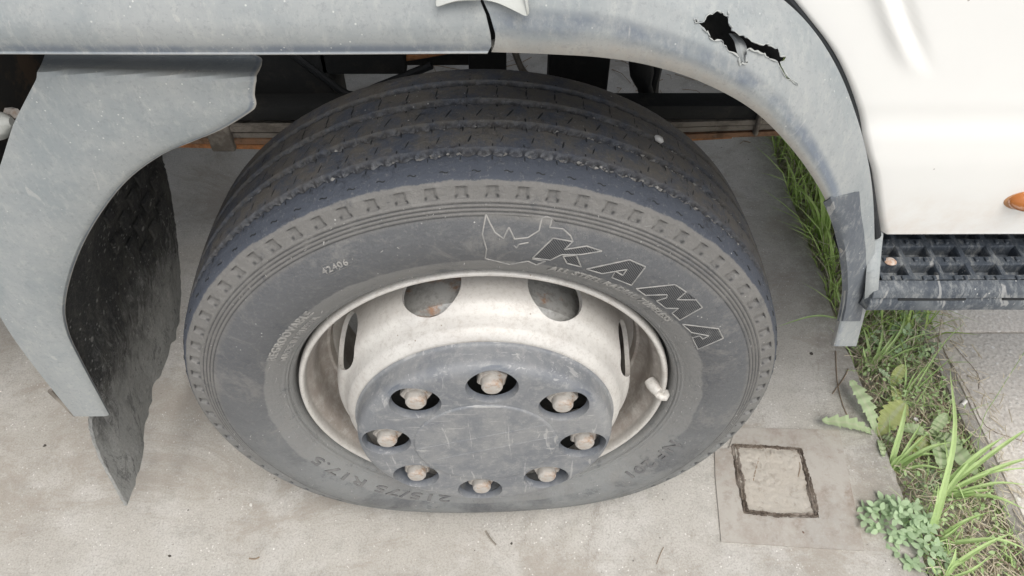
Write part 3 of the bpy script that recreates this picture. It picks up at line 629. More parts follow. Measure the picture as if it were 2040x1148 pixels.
J = Join(); e_ = []
for i in range(nh):
    for t_ in (0, .5): e_.append(on_fen(tuple(np.array(hole[i]) * (1 - t_) + np.array(hole[(i + 1) % nh]) * t_))[0] + Vector(rng.normal(0, .0005, 3)) - on_fen(hole[i])[1] * .001)
e_.append(e_[0]); J.add(*tube(e_, np.clip(rng.normal(.0005, .0003, len(e_)), .0002, .0010), 5)); _te = (J.v, J.f)
# 'u' for the dust pattern on the cut mesh
from mathutils.kdtree import KDTree
def set_u(o, vv, uu_):
    kd = KDTree(len(vv)); [kd.insert(Vector(p), i) for i, p in enumerate(vv)]; kd.balance()
    at = o.data.attributes.new('u', 'FLOAT', 'POINT'); at.data.foreach_set('value', [float(uu_[kd.find(q.co)[1]]) for q in o.data.vertices])
set_u(fen, v, ua)
mesh('torn_edge', _te[0], _te[1], simple('torn_plastic', (.40, .41, .39), .8, n=((90, .45, .6, (.25, .27, .28), .8),)), fen)
# torn strip curling through the hole
L_ = Z6([(640, 385), (700, 470), (725, 560), (765, 690), (800, 735)]); R_ = Z6([(715, 385), (800, 450), (848, 540), (845, 640), (835, 715)])
sv = []
for i, (l, r_) in enumerate(zip(smoothline(L_, 14), smoothline(R_, 14))):
    for k in range(6):
        q = l + (r_ - l) * k / 5; h, d = on_fen(q); t_ = i / 13; sv.append(h + d * (.018 * (1 - t_) ** 1.5 + .007 * abs(k / 5 - .45) * (1 - t_ * .3)))
bm = solidify(sv, grid_faces(14, 6), .0016); _o = bmobj('torn_strip', bm, MP, fen); set_u(_o, [(0, 0, 0)], [.35])
# lower end piece of the guard: barer, darker plastic lapped over the arch
v = []; 
qs = np.array([[(1640, 404), (1655, 396), (1680, 392), (1706, 384), (1712, 382)]] + [[(a_, y_), (a_ + (b_ - a_) * .25, y_), (a_ + (b_ - a_) * .55, y_), (b_ - 6, y_), (b_, y_)] for y_, a_, b_ in ((430, 1652, 1716), (460, 1662, 1721), (500, 1671, 1725), (540, 1676, 1726), (580, 1678, 1724), (615, 1674, 1719), (640, 1668, 1714))], float)
m_, k_ = qs.shape[:2]
for i in range(m_):
    for j in range(k_):
        h, d = on_fen(qs[i, j]); lift = (.0032, .0045, .0050, .0045, .001)[j]; v.append(h - d * lift)
bm = solidify(v, grid_faces(m_, k_), .002); lap = bmobj('guard_end_piece', bm, MPD, fen, label='darker bare plastic end piece lapped over the lower guard', sharp=.9); set_u(lap, [(0, 0, 0)], [.6])

# ---- rear-hand sill guard (straight) left of the split
prof_ = [atY((900, yy), Y_) for yy, Y_ in ((96, -.010), (107.5, -.042), (101, -.0440), (88, -.0460), (66, -.047), (34, -.045), (-30, -.036), (-120, -.015), (-190, .004))]
prof_ = smoothline([(p[1], p[2]) for p in prof_], 34); v = []; ua = []
xs = np.concatenate([[-1.7, -1.2], np.linspace(-.9, -.02, 40)])
for i, x_ in enumerate(list(xs) + ['e']):
    for k, (yy, zz) in enumerate(prof_):
        if x_ == 'e':
            # back-solve the split edge
            d_ = MR @ (np.array([0.0, yy, zz]) - CAM); py = 574 - F * d_[1] / d_[2]
            px = np.interp(py, [-190, 0, 30, 70, 92, 106], [938, 956, 968, 977, 979, 971]); X_ = atY((px, py), yy)[0]
        else: X_ = x_
        v.append((X_, yy + .0012 * math.sin(9 * (X_ if x_ != 'e' else 0)), zz)); ua.append(max(0, (k - 2) / 31.) ** 1.15)
bm = solidify(v, grid_faces(len(xs) + 1, len(prof_)), .0028, 1); sill = bmobj('side_guard', bm, MP, truck); set_u(sill, v, ua)
SV = v
# pale trim scraps at the top of the split
SB = BVHTree.FromPolygons([Vector(p) for p in v], grid_faces(len(xs) + 1, len(prof_)))
def on_any(q, lift):
    d = Vector(ray(q)).normalized(); h = FB.ray_cast(Vector(CAM), d)[0] or SB.ray_cast(Vector(CAM), d)[0] or Vector(atY(q, -.04)); return h - d * lift
for edge, top in (([(868, 4), (871, 13), (890, 7), (915, 1), (958, 0)], -60), ([(960, 0), (985, 4), (1010, 14), (1030, 24), (1049, 32), (1048, 14), (1044, -8)], -60)):
    e = smoothline(edge, 16); v = []
    for i, q in enumerate(e):
        for k in range(6):
            t_ = k / 5; v.append(on_any((q[0] * (1 - t_ * .12) + 960 * t_ * .12, q[1] + (top - q[1]) * t_), .002 + .009 * (1 - t_) * (.4 + .6 * (i / 15))))
    bmobj('torn_trim', solidify(v, grid_faces(16, 6), .0015), MPW, truck)

# ---- rear lower mudguard plate
IG = [(496, 110), (519, 121), (520, 134), (508, 158), (505, 185), (508, 205), (495, 219), (440, 252), (380, 277), (320, 303), (250, 355), (190, 432), (148, 515), (126, 600), (132, 660), (160, 722), (215, 826)]
OG = [(95, 96), (92, 114), (78, 150), (60, 185), (42, 220), (30, 245), (20, 275), (6, 320), (-14, 380), (-26, 450), (-26, 520), (-14, 590), (20, 655), (75, 732), (150, 826)]
ng, mg = 110, 26; Ig = np.vstack([smoothline(IG, ng)]); Og = smoothline(OG, ng); v = []; ua = []
for i in range(ng):
    for j in range(mg):
        t_ = j / (mg - 1); q = Ig[i] + (Og[i] - Ig[i]) * t_
        Yv_ = -.020 - .005 * math.sin(PI * t_) + .004 * max(0, 1 - t_ * 22)          # rolled inner edge
        Yv_ += .05 * sst(np.array(150 - 16 * math.sin(q[0] / 75.) * 0 - q[1] + (q[0] - 90) * .028), 0, 46) * (1 if q[1] < 190 else 0) # folds in under the side guard
        v.append(atY(q, float(Yv_))); ua.append(.40 + .25 * t_ if t_ > .03 else .0 + t_ * 13)
bm = solidify(v, grid_faces(ng, mg), .0028); rg = bmobj('rear_mudguard', bm, MP, truck); set_u(rg, v, ua)
# clip strip at its foot
a, b = atY((100, 778), -.012), atY((150, 826), -.012); v, f = tube([a, b], .0035, 8); mesh('clip_strip', v, f, MGREY, rg)
# bolt and bracket at the back
v, f = tube([atY((20, 226), .02), atY((32, 226), .01)], (.006, .0045), 6); mesh('bolt', v, f, MNUT, rg)
v, f = tube([atY(q, .0) for q in ((-20, 262), (-2, 252), (10, 245), (24, 243))], (.010, .012, .010, .004), 10); mesh('bracket', v, f, MPW, rg)

# ---- mud flap behind the wheel
E0 = [(-.505 * math.cos(a), -.004, ZC + .505 * math.sin(a)) for a in np.radians([60, 45, 32, 20, 10])] + [(-.508, -.008, .344), (-.524, -.014, .294), (-.537, -.019, .224), (-.546, -.021, .144), (-.5525, -.022, .092)]
inner_px = [(300, 235), (312, 265), (321, 303), (332, 345), (343, 400), (350, 450), (356, 500), (360, 545), (361, 585), (360, 612)]
E1 = [atY(q, .33) for q in inner_px]
nf, mf = 90, 46; e0 = smoothline(E0, nf); e1 = smoothline(E1, nf); v = []
rag = np.interp(np.arange(mf), np.linspace(0, mf, 26), rng.uniform(0, 1, 26))
for i in range(nf):
    for j in range(mf):
        t_ = j / (mf - 1); p = e0[i] * (1 - t_) + e1[i] * t_; s_ = i / (nf - 1); p = p + np.array([.006 * math.sin(3 * PI * t_) * s_, 0, 0])
        # bottom edge: worn, ragged
        p[2] += (max(0, s_ - .8) / .2) ** 2 * (.016 * rag[j] * min(1, t_ * 6) - .008)
        v.append(p + np.array([.0005 * rng.normal(), 0, 0]))
bm = solidify(v, grid_faces(nf, mf), .005); flap = bmobj('mud_flap', bm, MFLAP, truck)
FLB = BVHTree.FromPolygons([Vector(p) for p in v], grid_faces(nf, mf))
for r_ in range(4):                                  # lozenge relief on the upper flap
    for c_ in range(4):
        cx, cy = 250 + c_ * 30 - r_ * 16, 345 + r_ * 44 + c_ * 8; qs = [(cx, cy - 23), (cx + 13, cy), (cx, cy + 23), (cx - 13, cy)]; P = []
        for q in qs:
            d = Vector(ray(q)).normalized(); h = FLB.ray_cast(Vector(CAM), d)[0]
            if h: P.append(h - d * .0055)
        if len(P) == 4 and all((q[0] > 200 + (q[1] < 360) * 60) for q in qs):
            nrm_ = (P[1] - P[0]).cross(P[3] - P[0]).normalized(); nrm_ = nrm_ if nrm_.dot(Vector(ray((300, 400)))) < 0 else -nrm_
            c0 = sum(P, Vector()) / 4; T_ = [p * .8 + c0 * .2 + nrm_ * .003 for p in P]
            mesh('flap_lozenge', P + T_, [(4, 5, 6, 7), (0, 1, 5, 4), (1, 2, 6, 5), (2, 3, 7, 6), (3, 0, 4, 7)], MFLAP, flap, smooth=False)

# ---- springs, frame and what hangs under it
YS = .35
def leafbar(name, z0, z1, x0, x1, bend, m, t=.009, y0=YS, y1=YS + .055):
    n_ = 30; v = []
    for x_ in np.linspace(x0, x1, n_):
        zz = z0 + (z1 - z0) * (x_ - x0) / (x1 - x0) - bend * (1 - ((x_ - (x0 + x1) / 2) / ((x1 - x0) / 2)) ** 2)
        v += [(x_, y0, zz), (x_, y1, zz), (x_, y1, zz + t), (x_, y0, zz + t)]
    return mesh(name, v, grid_faces(n_, 4, False, True) + [(0, 1, 2, 3), (4 * n_ - 1, 4 * n_ - 2, 4 * n_ - 3, 4 * n_ - 4)], m, spring, smooth=False)
spring = bpy.data.objects.new('leaf_spring', None); COL.objects.link(spring); spring.parent = truck
for k, (za, zb, xa, xb, m_) in enumerate(((.530, .540, -.72, .60, MGREY), (.5185, .5285, -.68, .56, MGREY), (.507, .517, -.56, .52, MBRN), (.4955, .5055, -.46, .36, MRUST))):
    leafbar('spring_leaf', za - .020, zb - .016, xa, xb, .012, m_, .0082, YS + .002 * (k % 2))
def clampo(px0, px1, pya, pyb):
    a = atY((px0, pyb), YS - .006); b = atY((px1, pya), YS - .006); bevbox('spring_clamp', (a[0], b[0], YS - .007, YS + .085, a[2], b[2]), .003, MGREY, spring, sharp=.9)
clampo(1500, 1527, 214, 272); clampo(423, 452, 248, 303)
rail = bevbox('frame_rail', (-1.6, 1.4, .40, .47, .70, .90), .006, MGRIME, truck)
bevbox('black_bar', (-.62, .392, YS + .003, YS + .036, .522, .546), .002, MGRIME, truck)  # plain black bar along the top of the spring leaves
def hang(name, xa, xb, ytop, ybot, Y_=.44, m=MGRIME, dep=.06):
    a = atY((xa, ybot), Y_); b = atY((xb, ytop), Y_); bevbox(name, (a[0], b[0], Y_, Y_ + dep, a[2], .72), .004, m, truck)
hang('bump_stop', 935, 1009, 100, 175); hang('spring_bracket', 1087, 1219, 100, 300)
hang('frame_bracket', 500, 640, 60, 262, .42, MGRIME, .09); hang('frame_bracket', 640, 800, 60, 150, .42, MGRIME, .05)
v, f = tube(smoothline([atY(q, .42) for q in ((1272, 60), (1276, 120), (1282, 165), (1292, 205), (1300, 260), (1310, 330))], 24), np.interp(np.arange(24), [0, 7, 10, 14, 18, 23], [.017, .018, .011, .011, .016, .016]), 12); mesh('shock_absorber', v, f, MGRIME, truck)
v, f = tube(smoothline([atY(q, .44) for q in ((1306, 60), (1308, 120), (1300, 170), (1296, 260))], 14), .010, 10); mesh('brake_hose', v, f, MBLK, truck)
v, f = revolve([(0, -.03), (.055, -.028), (.062, -.015), (.062, .06), (0, .06)], 40, False); o = mesh('brake_chamber', v, f, MGRIME, truck); o.location = tuple(atY((555, 150), .50)); o.rotation_euler = (.5, 0, .1)
for k_, (pa, r_) in enumerate((([(560, 90), (640, 150), (700, 190), (760, 170), (860, 130)], .006), ([(640, 100), (700, 125), (790, 118), (900, 100)], .005), ([(1020, 90), (1050, 150), (1120, 170)], .005), ([(40, 120), (60, 160), (70, 230), (30, 300)], .008), ([(0, 150), (60, 140), (110, 105)], .007))):
    v, f = tube(smoothline([atY(q, .42 + .02 * k_) for q in pa], 20), r_, 8); mesh('hose', v, f, (MBLK, MRUST, MGREY)[k_ % 3], truck)
# engine bay floor shaped to block light, black hole backing, tank: the dark mass above
bevbox('underbody_shade', (-3.2, 1.3, .10, 2.1, .98, 1.15), .01, MGRIME, truck)  # unseen floor slab, extended to keep light from under the truck
bevbox('shade_box', (-3.0, -.62, .48, 2.0, .42, .90), .02, MGRIME, truck)  # unseen box added at the left to darken the ground below
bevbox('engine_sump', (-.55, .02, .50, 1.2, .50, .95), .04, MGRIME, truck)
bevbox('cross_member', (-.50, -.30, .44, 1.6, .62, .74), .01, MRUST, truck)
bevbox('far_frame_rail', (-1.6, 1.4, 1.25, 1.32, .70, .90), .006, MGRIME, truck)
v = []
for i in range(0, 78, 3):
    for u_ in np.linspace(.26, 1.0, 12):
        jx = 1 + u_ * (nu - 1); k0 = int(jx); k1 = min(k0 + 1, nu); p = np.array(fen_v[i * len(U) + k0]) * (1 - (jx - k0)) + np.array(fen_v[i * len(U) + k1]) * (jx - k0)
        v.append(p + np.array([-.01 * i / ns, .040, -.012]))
bmobj('dark_backing', solidify(v, grid_faces(len(range(0, 78, 3)), 12), .003), MGRIME, truck)  # black sheet added behind the torn hole so its depth looks dark
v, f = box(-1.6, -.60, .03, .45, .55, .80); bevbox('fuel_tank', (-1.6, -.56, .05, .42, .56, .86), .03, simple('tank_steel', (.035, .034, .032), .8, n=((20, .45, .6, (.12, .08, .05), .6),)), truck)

# ---- cab side panel
LB = [(1566, -6), (1604, 40), (1651, 100), (1683, 160), (1707, 225), (1723, 300), (1737, 345), (1745, 400), (1750, 440), (1757, 467)]
_zz = np.linspace(.53, 2.0, 600); _yy = np.interp(_zz + .016, [.55, .60, .636, .70, .735, .770, .786, .796, .86, 1.0, 1.2, 2.0], [.022, .021, .020, .0135, .0108, .0108, .0138, .0122, .0135, .016, .03, .06]); _yy = np.convolve(np.pad(_yy, 4, 'edge'), np.ones(9) / 9, 'valid')
zY = lambda z_: np.interp(z_, _zz, _yy)
def panel_pt(q):
    y_ = .015
    for _ in range(8): p = atY(q, y_); y_ = float(zY(p[2]))
    return p
lb = np.array([panel_pt(q) for q in smoothline(LB, 60)])[::-1]      # bottom to top
zl = lb[:, 2]; xl = lb[:, 0]
zs = np.concatenate([np.linspace(zl[0], zl[-1], 90), np.linspace(zl[-1], 1.06, 14)[1:], [1.10, 1.2, 1.4, 1.7, 2.0]])
def xleft(z_):
    if z_ <= zl[-1]: return float(np.interp(z_, zl, xl))
    k = (z_ - zl[-1]) / (1.06 - zl[-1])
    return float(xl[-1] - (xl[-1] - .0) * min(1, k) ** 1.2) if z_ <= 1.061 else -.25
scl = [panel_pt(q) for q in ((1760, -40), (1780, 0), (1797, 50), (1818, 105), (1846, 165), (1860, 200))]
v = []; nxp = 90
for z_ in zs:
    xa = xleft(z_); X_ = np.concatenate([np.linspace(xa, xa + .4, nxp - 6), np.linspace(xa + .4, 1.6, 7)[1:]])
    for x_ in X_:
        y_ = float(zY(z_))
        e = x_ - xa; y_ += .006 * max(0, 1 - e / .006) ** 2
        sx_ = np.interp(z_, [p[2] for p in scl][::-1], [p[0] for p in scl][::-1]); dd = x_ - sx_; fade = float(sst(np.array(z_), scl[4][2], scl[2][2]))
        if -.05 < dd < .05: y_ += fade * (-.0045 * math.exp(-((dd + .008) / .0075) ** 2) + .0035 * math.exp(-((dd - .007) / .006) ** 2))
        v.append((x_, y_, z_))
cab = bmobj('cab_panel', solidify(v, grid_faces(len(zs), nxp), .0025, -1), MW, truck, sharp=1.2)
# black sealing strip between guard and cab
spx = smoothline([(1556, -8), (1600, 42), (1646, 102), (1678, 160), (1702, 226), (1717, 296), (1731, 345), (1740, 400), (1746, 450), (1749, 480)], 60)
wdt = np.interp(np.arange(60), [0, 12, 30, 42, 50, 59], [.0055, .0050, .0050, .0042, .0048, .006])
v, f = tube([atY(q, .010) + np.array([.0, .008, 0]) for q in spx], wdt * .95, 10); mesh('seal_strip', v, f, MBLK, truck)
# amber side repeater
c0 = panel_pt((2052, 397)); Jr = []
def dome(ra, rb, h, y0, m, name):
    v = []; nr_, na = 9, 40
    for i in range(nr_):
        t_ = i / (nr_ - 1) * PI / 2
        for k in range(na): a = 2 * PI * k / na; v.append((c0[0] + ra * math.cos(t_) * math.cos(a), c0[1] + y0 - h * math.sin(t_), c0[2] + rb * math.cos(t_) * math.sin(a)))
    return mesh(name, v, grid_faces(nr_, na, False, True), m, None)
rep = dome(.026, .0155, .004, .001, MAMBR, 'side_repeater'); rep.parent = truck
len_ = dome(.0225, .0125, .013, -.0005, MAMB, 'lens'); len_.parent = rep

# ---- cab step
ZT = .576
step = bpy.data.objects.new('cab_step', None); COL.objects.link(step); step.parent = truck
x0 = atZ((1757, 560), ZT)[0] - .003
yF = float(atZ((1757, 566), ZT)[1])
def stepbox(name, *b, r=.003, m=MPS):
    o = bevbox(name, b, r, m, step, sharp=.9); set_u(o, [(0, 0, 0)], [.6]); return o
ft = atY((1740, 578), -.012)
# outer skirt: sloping lip then vertical face
pf = [(yF + .004, ZT + .001), (yF - .004, ZT - .001), (yF - .0085, ZT - .006), (yF - .010, ZT - .012), (yF - .0075, ZT - .0145), (yF - .0085, ZT - .017), (yF - .011, ZT - .020), (yF - .0108, ZT - .031), (yF - .004, ZT - .035), (yF + .03, ZT - .036)]
xs_ = np.concatenate([[x0 - .012, x0 - .008], np.linspace(x0, 1.45, 60)]); v = [(x_, y_ + (.010 if i == 0 else 0), z_ + .0004 * math.sin(x_ * 60)) for i, x_ in enumerate(xs_) for y_, z_ in pf]
o = bmobj('step_skirt', solidify(v, grid_faces(len(xs_), len(pf)), .002, -1), MPS, step, sharp=1.); set_u(o, [(0, 0, 0)], [.6])
for xa, xb in ((x0 + .022, x0 + .095), (x0 + .135, x0 + .36)):
    o = bevbox('skirt_slot', (xa, xb, yF - .0098, yF - .004, ZT - .0166, ZT - .0138), .0006, MBLK, step)
# side cheek rising to the panel
q1 = atY((1722, 602), -.012); ck = None
ckv = []
for py_, y_, l_, r_ in ((604, -.012, 1722, 1744), (575, -.016, 1724, 1746), (540, -.010, 1727, 1748), (505, .004, 1731, 1751), (470, .022, 1736, 1755), (452, .034, 1740, 1757)):
    for k in range(5): ckv.append(atY((l_ + (r_ - l_) * k / 4, py_), y_ - .0015 * math.sin(PI * k / 4)))
o = bmobj('step_cheek', solidify(ckv, grid_faces(6, 5), .003), MP, step); set_u(o, [(0, 0, 0)], [.6])
stepbox('step_floor', x0 - .004, 1.45, yF + .006, yF + .118, ZT - .046, ZT - .026, r=.002, m=MBLK)
# tread grid: rows of deep pockets with rounded bars between
cw, rw = .0338, .0275; ncell = 26; nrow = 4
pw, pd = .0285, .0175
def pocket_grid():
    J = Join(); zb = ZT - .022
    for r_ in range(nrow):
        for c_ in range(ncell):
            ax, ay = x0 + .004 + c_ * cw, yF + .006 + r_ * rw; bx2, by2 = ax + cw, ay + rw
            ix0, ix1 = ax + (cw - pw) / 2, ax + (cw + pw) / 2; iy0, iy1 = ay + .0065, ay + .0065 + pd
            O = [(ax, ay, ZT), (bx2, ay, ZT), (bx2, by2, ZT), (ax, by2, ZT)]; rb = .0022
            I0 = [(ix0, iy0, ZT), (ix1, iy0, ZT), (ix1, iy1, ZT), (ix0, iy1, ZT)]
            I1 = [(ix0 + .001, iy0 + .001, ZT - .002), (ix1 - .001, iy0 + .001, ZT - .002), (ix1 - .001, iy1 - .001, ZT - .002), (ix0 + .001, iy1 - .001, ZT - .002)]
            B_ = [(ix0 + .002, iy0 + .004, zb), (ix1 - .002, iy0 + .004, zb), (ix1 - .002, iy1 - .001, zb + .008), (ix0 + .002, iy1 - .001, zb + .008)]
            V_ = O + I0 + I1 + B_; f = []
            for k in range(4):
                n2 = (k + 1) % 4; f += [(k, n2, 4 + n2, 4 + k), (4 + k, 4 + n2, 8 + n2, 8 + k), (8 + k, 8 + n2, 12 + n2, 12 + k)]
            f.append((12, 13, 14, 15)); J.add(V_, f)
    return J
J = pocket_grid(); o = mesh('tread_grid', J.v, J.f, MPS, step, smooth=False); set_u(o, [(0, 0, 0)], [.6])
vb_, fb_ = box(-.0018, .0018, -.0030, .0030, -.001, .0024); bm = bmesh.new(); vs = [bm.verts.new(p) for p in vb_]; [bm.faces.new([vs[i] for i in q]) for q in fb_]
bmesh.ops.recalc_face_normals(bm, faces=bm.faces); bmesh.ops.bevel(bm, geom=bm.edges[:], offset=.0007, segments=1, affect='EDGES'); cl0 = bmobj('grip_stud', bm, MPS, step); set_u(cl0, [(0, 0, 0)], [.6]); first = True
for r_ in range(4):
    for c_ in range(20):
        for s_ in (-.0052, .0062):
            o = cl0 if first else cl0.copy()
            if not first: COL.objects.link(o); o.parent = step
            first = False; o.location = (x0 + .004 + (c_ + .5) * cw + s_, yF + .0080 + r_ * rw - .0005, ZT); 
p = atZ((1774, 521), ZT + .001); bm = bmesh.new(); bmesh.ops.create_uvsphere(bm, u_segments=16, v_segments=8, radius=1)
for v_ in bm.verts: v_.co = Vector((v_.co.x * .0068, v_.co.y * .0062, v_.co.z * .0022)) + Vector((p[0], p[1], ZT + .001))
bmobj('screw', bm, simple('rusty_screw', (.42, .27, .19), .8, n=((120, .45, .6, (.55, .50, .44), .8),)), step)

# ------------------------------------------------------------------ plants in the strip
def blade(pts, w, fold=.25, n=14):
    P = smoothline(pts, n); T = np.gradient(P, axis=0); v = []
    for i, (p, t_) in enumerate(zip(P, T)):
        s_ = i / (n - 1); ww = w * (min(1, .55 + s_ * 2) * (1 - s_ ** 2.2) + .02); a = np.cross(t_, [0, 0, 1.]); na = np.linalg.norm(a); a = a / na if na > 1e-9 else np.array([1, 0, 0.])
        u_ = np.cross(a, t_); u_ /= np.linalg.norm(u_) + 1e-12
        v += [p - a * ww / 2, p - u_ * ww * fold, p + a * ww / 2]
    return v, [(3 * i + k, 3 * i + 3 + k, 3 * i + 4 + k, 3 * i + 1 + k) for i in range(n - 1) for k in (0, 1)]
def gr(q, z): return atZ(q, z)
def rel(v, o): return [tuple(np.array(p) - np.array(o)) for p in v]
# ground cover: short grass and straw nobody could count
def fringe(n_, xr, yr, hr, wr, m, name, lab=None, lean=.5, dens=None):
    J = Join()
    for _ in range(n_):
        x_, y_ = random.uniform(*xr), random.uniform(*yr); h = random.uniform(*hr); a = random.uniform(0, 2 * PI); l = h * random.uniform(.1, lean * 2)
        p0 = np.array([x_, y_, -.022]); p2 = p0 + [l * math.cos(a), l * math.sin(a), h]; p1 = p0 + [l * .3 * math.cos(a), l * .3 * math.sin(a), h * .65]
        J.add(*blade([p0, p1, p2], random.uniform(*wr), .2, 5))
    o = mesh(name, J.v, J.f, m, kind='stuff'); o['label'] = lab; o['category'] = 'grass' if 'grass' in name else 'straw'; return o
fringe(1700, (.69, .88), (.36, 1.7), (.03, .12), (.0024, .006), MGRD, 'grass', 'green grass growing thick along the joint behind the mudguard', .7)
fringe(420, (.70, .86), (.30, 1.3), (.02, .08), (.0012, .003), MSTRAW, 'dry_grass', 'dry blades mixed into the grass behind the mudguard', .9)
fringe(1000, (.695, .855), (-.35, .44), (.010, .045), (.0013, .0036), MGR, 'short_grass', 'thin sparse grass on the bare soil near the dandelion', 1.)
def litter(n_, yr, m, name, lab, xr=(.695, .845), lr=(.012, .05), z=-.014):
    J = Join()
    for _ in range(n_):
        x_, y_ = random.uniform(*xr), random.uniform(*yr); a = random.gauss(PI / 2, .8); l = random.uniform(*lr); d_ = np.array([math.cos(a), math.sin(a), random.gauss(0, .18)]); p0 = np.array([x_, y_, z + random.uniform(0, .020)]) 
        k = np.array([random.gauss(0, .12), random.gauss(0, .12), random.uniform(0, .1)]) * l
        J.add(*tube([p0 - d_ * l / 2, p0 + k, p0 + d_ * l / 2], random.uniform(.0004, .0011), 4))
    o = mesh(name, J.v, J.f, m, kind='stuff'); o['label'] = lab; o['category'] = 'straw'; return o
litter(1500, (-.35, .45), MSTRAW, 'straw_litter', 'pale dead straw matted over the soil of the strip')
litter(260, (-.35, .45), MTWIG, 'twig_litter', 'brown twigs and dead stems lying on the soil')
litter(260, (-.35, .42), MSTRAW, 'edge_litter', 'straw and dry stems blown over the edging stones', (.835, .93), (.01, .04), .0008)
litter(120, (.45, 1.3), MTWIG, 'stem_litter', 'dead brown stems lying among the far grass')
J = Join(); lv0 = []
for i_ in range(7):
    s_ = i_ / 6; w_ = .6 * math.sin(PI * s_ ** .8 * .93 + .05); lv0 += [(s_, -w_ / 2, .06 * w_), (s_, 0, 0), (s_, w_ / 2, .06 * w_)]
for _ in range(1500):
    y_ = random.choice([random.uniform(.10, .46), random.uniform(.18, .46), random.uniform(-.3, .1)]); c_ = Vector((random.uniform(.70, .85), y_, random.uniform(-.016, .014))); sz_ = random.uniform(.0045, .010)
    Mx = Matrix.Rotation(random.uniform(0, 6.28), 3, 'Z') @ Matrix.Rotation(random.gauss(0, .4), 3, 'Y') @ Matrix.Rotation(random.gauss(0, .4), 3, 'X'); J.add([c_ + Mx @ (Vector(p) * sz_) for p in lv0], grid_faces(7, 3))
o = mesh('ground_cover', J.v, J.f, m_leaf('cover_leaf', (.33, .48, .20), (.46, .58, .30), 25), kind='stuff'); o['label'] = 'tiny green leaves spread through the grass and straw of the strip'; o['category'] = 'ground cover'
J = Join()
for _ in range(330):      # crumbs of soil and gravel on the strip
    s_ = random.uniform(.0012, .0048); c = Vector((random.uniform(.695, .86), random.uniform(-.35, .5), -.013)); J.add([c + Vector((p.x * s_ * random.uniform(.6, 1.3), p.y * s_ * random.uniform(.6, 1.3), p.z * s_ * random.uniform(.5, 1.))) for p in ico], icf)
o = mesh('gravel', J.v, J.f, simple('gravel_stone', (.42, .40, .36), .9, n=((25, .45, .6, (.25, .22, .19), .9),)), kind='stuff', smooth=False); o['label'] = 'small stones scattered over the soil strip'; o['category'] = 'gravel'

def tuft(name, label, cat, base_px, tips, w, m, z0=-.018, group=None, bend=.35):
    """tips: (px, py, z) of each blade end"""
    b = gr(base_px, z0); t = thing(name, label, cat, tuple(b), group)
    for k, tp in enumerate(tips):
        e = gr(tp[:2], tp[2]); b2 = b + np.array([random.gauss(0, .003), random.gauss(0, .003), 0])
        mid = b2 + (e - b2) * .5 + np.array([0, 0, abs(np.linalg.norm(e - b2)) * bend * random.uniform(.3, .8)]) + np.array([random.gauss(0, .004), random.gauss(0, .004), 0])
        v, f = blade([b2, mid, e], w * random.uniform(.75, 1.2) * (tp[3] if len(tp) > 3 else 1)); mesh('blade', rel(v, b), f, m, t)
    return t
tuft('grass_tuft', 'broad bladed grass tuft at the edge of the concrete below the yellowed leaf', 'grass', (1772, 945),
     [(1806, 800, .07, 1.2), (1850, 862, .04), (1800, 905, .02, .8), (1868, 905, .03), (1900, 880, .04, 1.2), (1880, 935, .015), (1838, 840, .03, .8), (1790, 870, .02, .7)], .0085, MGR)
tuft('grass_tuft', 'wide fan of long blades reaching right over the paving slabs', 'grass', (1868, 992),
     [(2060, 846, .07, 1.2), (2075, 905, .06, 1.1), (2060, 930, .04), (1985, 975, .02, .9), (2045, 1016, .03, 1.0), (1950, 900, .06), (2000, 870, .08, 1.1), (1925, 985, .01, .7), (2050, 966, .025, .8)], .0085, MGR)
tuft('grass_tuft', 'tall upright grass with one long blade crossing the soil strip', 'grass', (1850, 1085),
     [(1893, 735, .15, 1.1), (1880, 860, .05, .8), (1972, 1020, .03, .8), (2055, 1098, .03, 1.0), (1920, 1040, .03, .8), (1990, 1075, .03, .9), (1870, 960, .07, .7)], .0075, MGR)
tuft('grass_tuft', 'grass tuft growing just under the tip of the mudguard', 'grass', (1735, 735),
     [(1760, 640, .03), (1805, 612, .03, .9), (1790, 655, .03, .8), (1840, 690, .02, .9), (1715, 640, .03, .9), (1720, 690, .02), (1830, 735, .02, .7), (1768, 700, .03, .7), (1880, 660, .03, .6), (1800, 745, .01, .7)], .0072, MGR)
tuft('grass_tuft', 'thin pale blades on bare soil beside the edging stone', 'grass', (1800, 800),
     [(1905, 705, .04, .7), (1925, 640, .03, .6), (1875, 712, .03, .8), (1800, 700, .04, .7), (1770, 765, .02, .7), (1850, 790, .02, .6), (1830, 735, .03, .7)], .0055, MGR)
tuft('grass_tuft', 'thick green grass seen between mudguard and concrete edge', 'grass', (1640, 500),
     [(1600, 380, .10, 1.2), (1620, 350, .12, 1.2), (1645, 400, .10, 1.1), (1570, 345, .08), (1655, 450, .08), (1605, 425, .05, .9), (1630, 330, .10, 1.1), (1662, 500, .07), (1590, 300, .10, 1.2), (1650, 370, .1)], .008, MGRD)
tuft('grass_tuft', 'grass stalks with one long blade leaning left over the concrete', 'grass', (1658, 560),
     [(1530, 408, .05, .7), (1655, 480, .08), (1640, 440, .07), (1664, 620, .02, .8), (1650, 520, .04), (1625, 470, .04, .8)], .006, MGRD)
tuft('grass_tuft', 'lone flat blade pointing left at the tyre under the mudguard', 'grass', (1690, 640),
     [(1547, 651, .03, 1.0), (1668, 560, .05, .8), (1700, 600, .04, .8)], .0062, MGR, bend=.12)
tuft('grass_tuft', 'grass clump at the far end of the concrete joint', 'grass', (1585, 330),
     [(1540, 268, .05), (1560, 280, .08), (1600, 300, .08), (1575, 300, .06), (1550, 310, .03), (1610, 345, .06), (1528, 262, .03, .8)], .0075, MGRD)
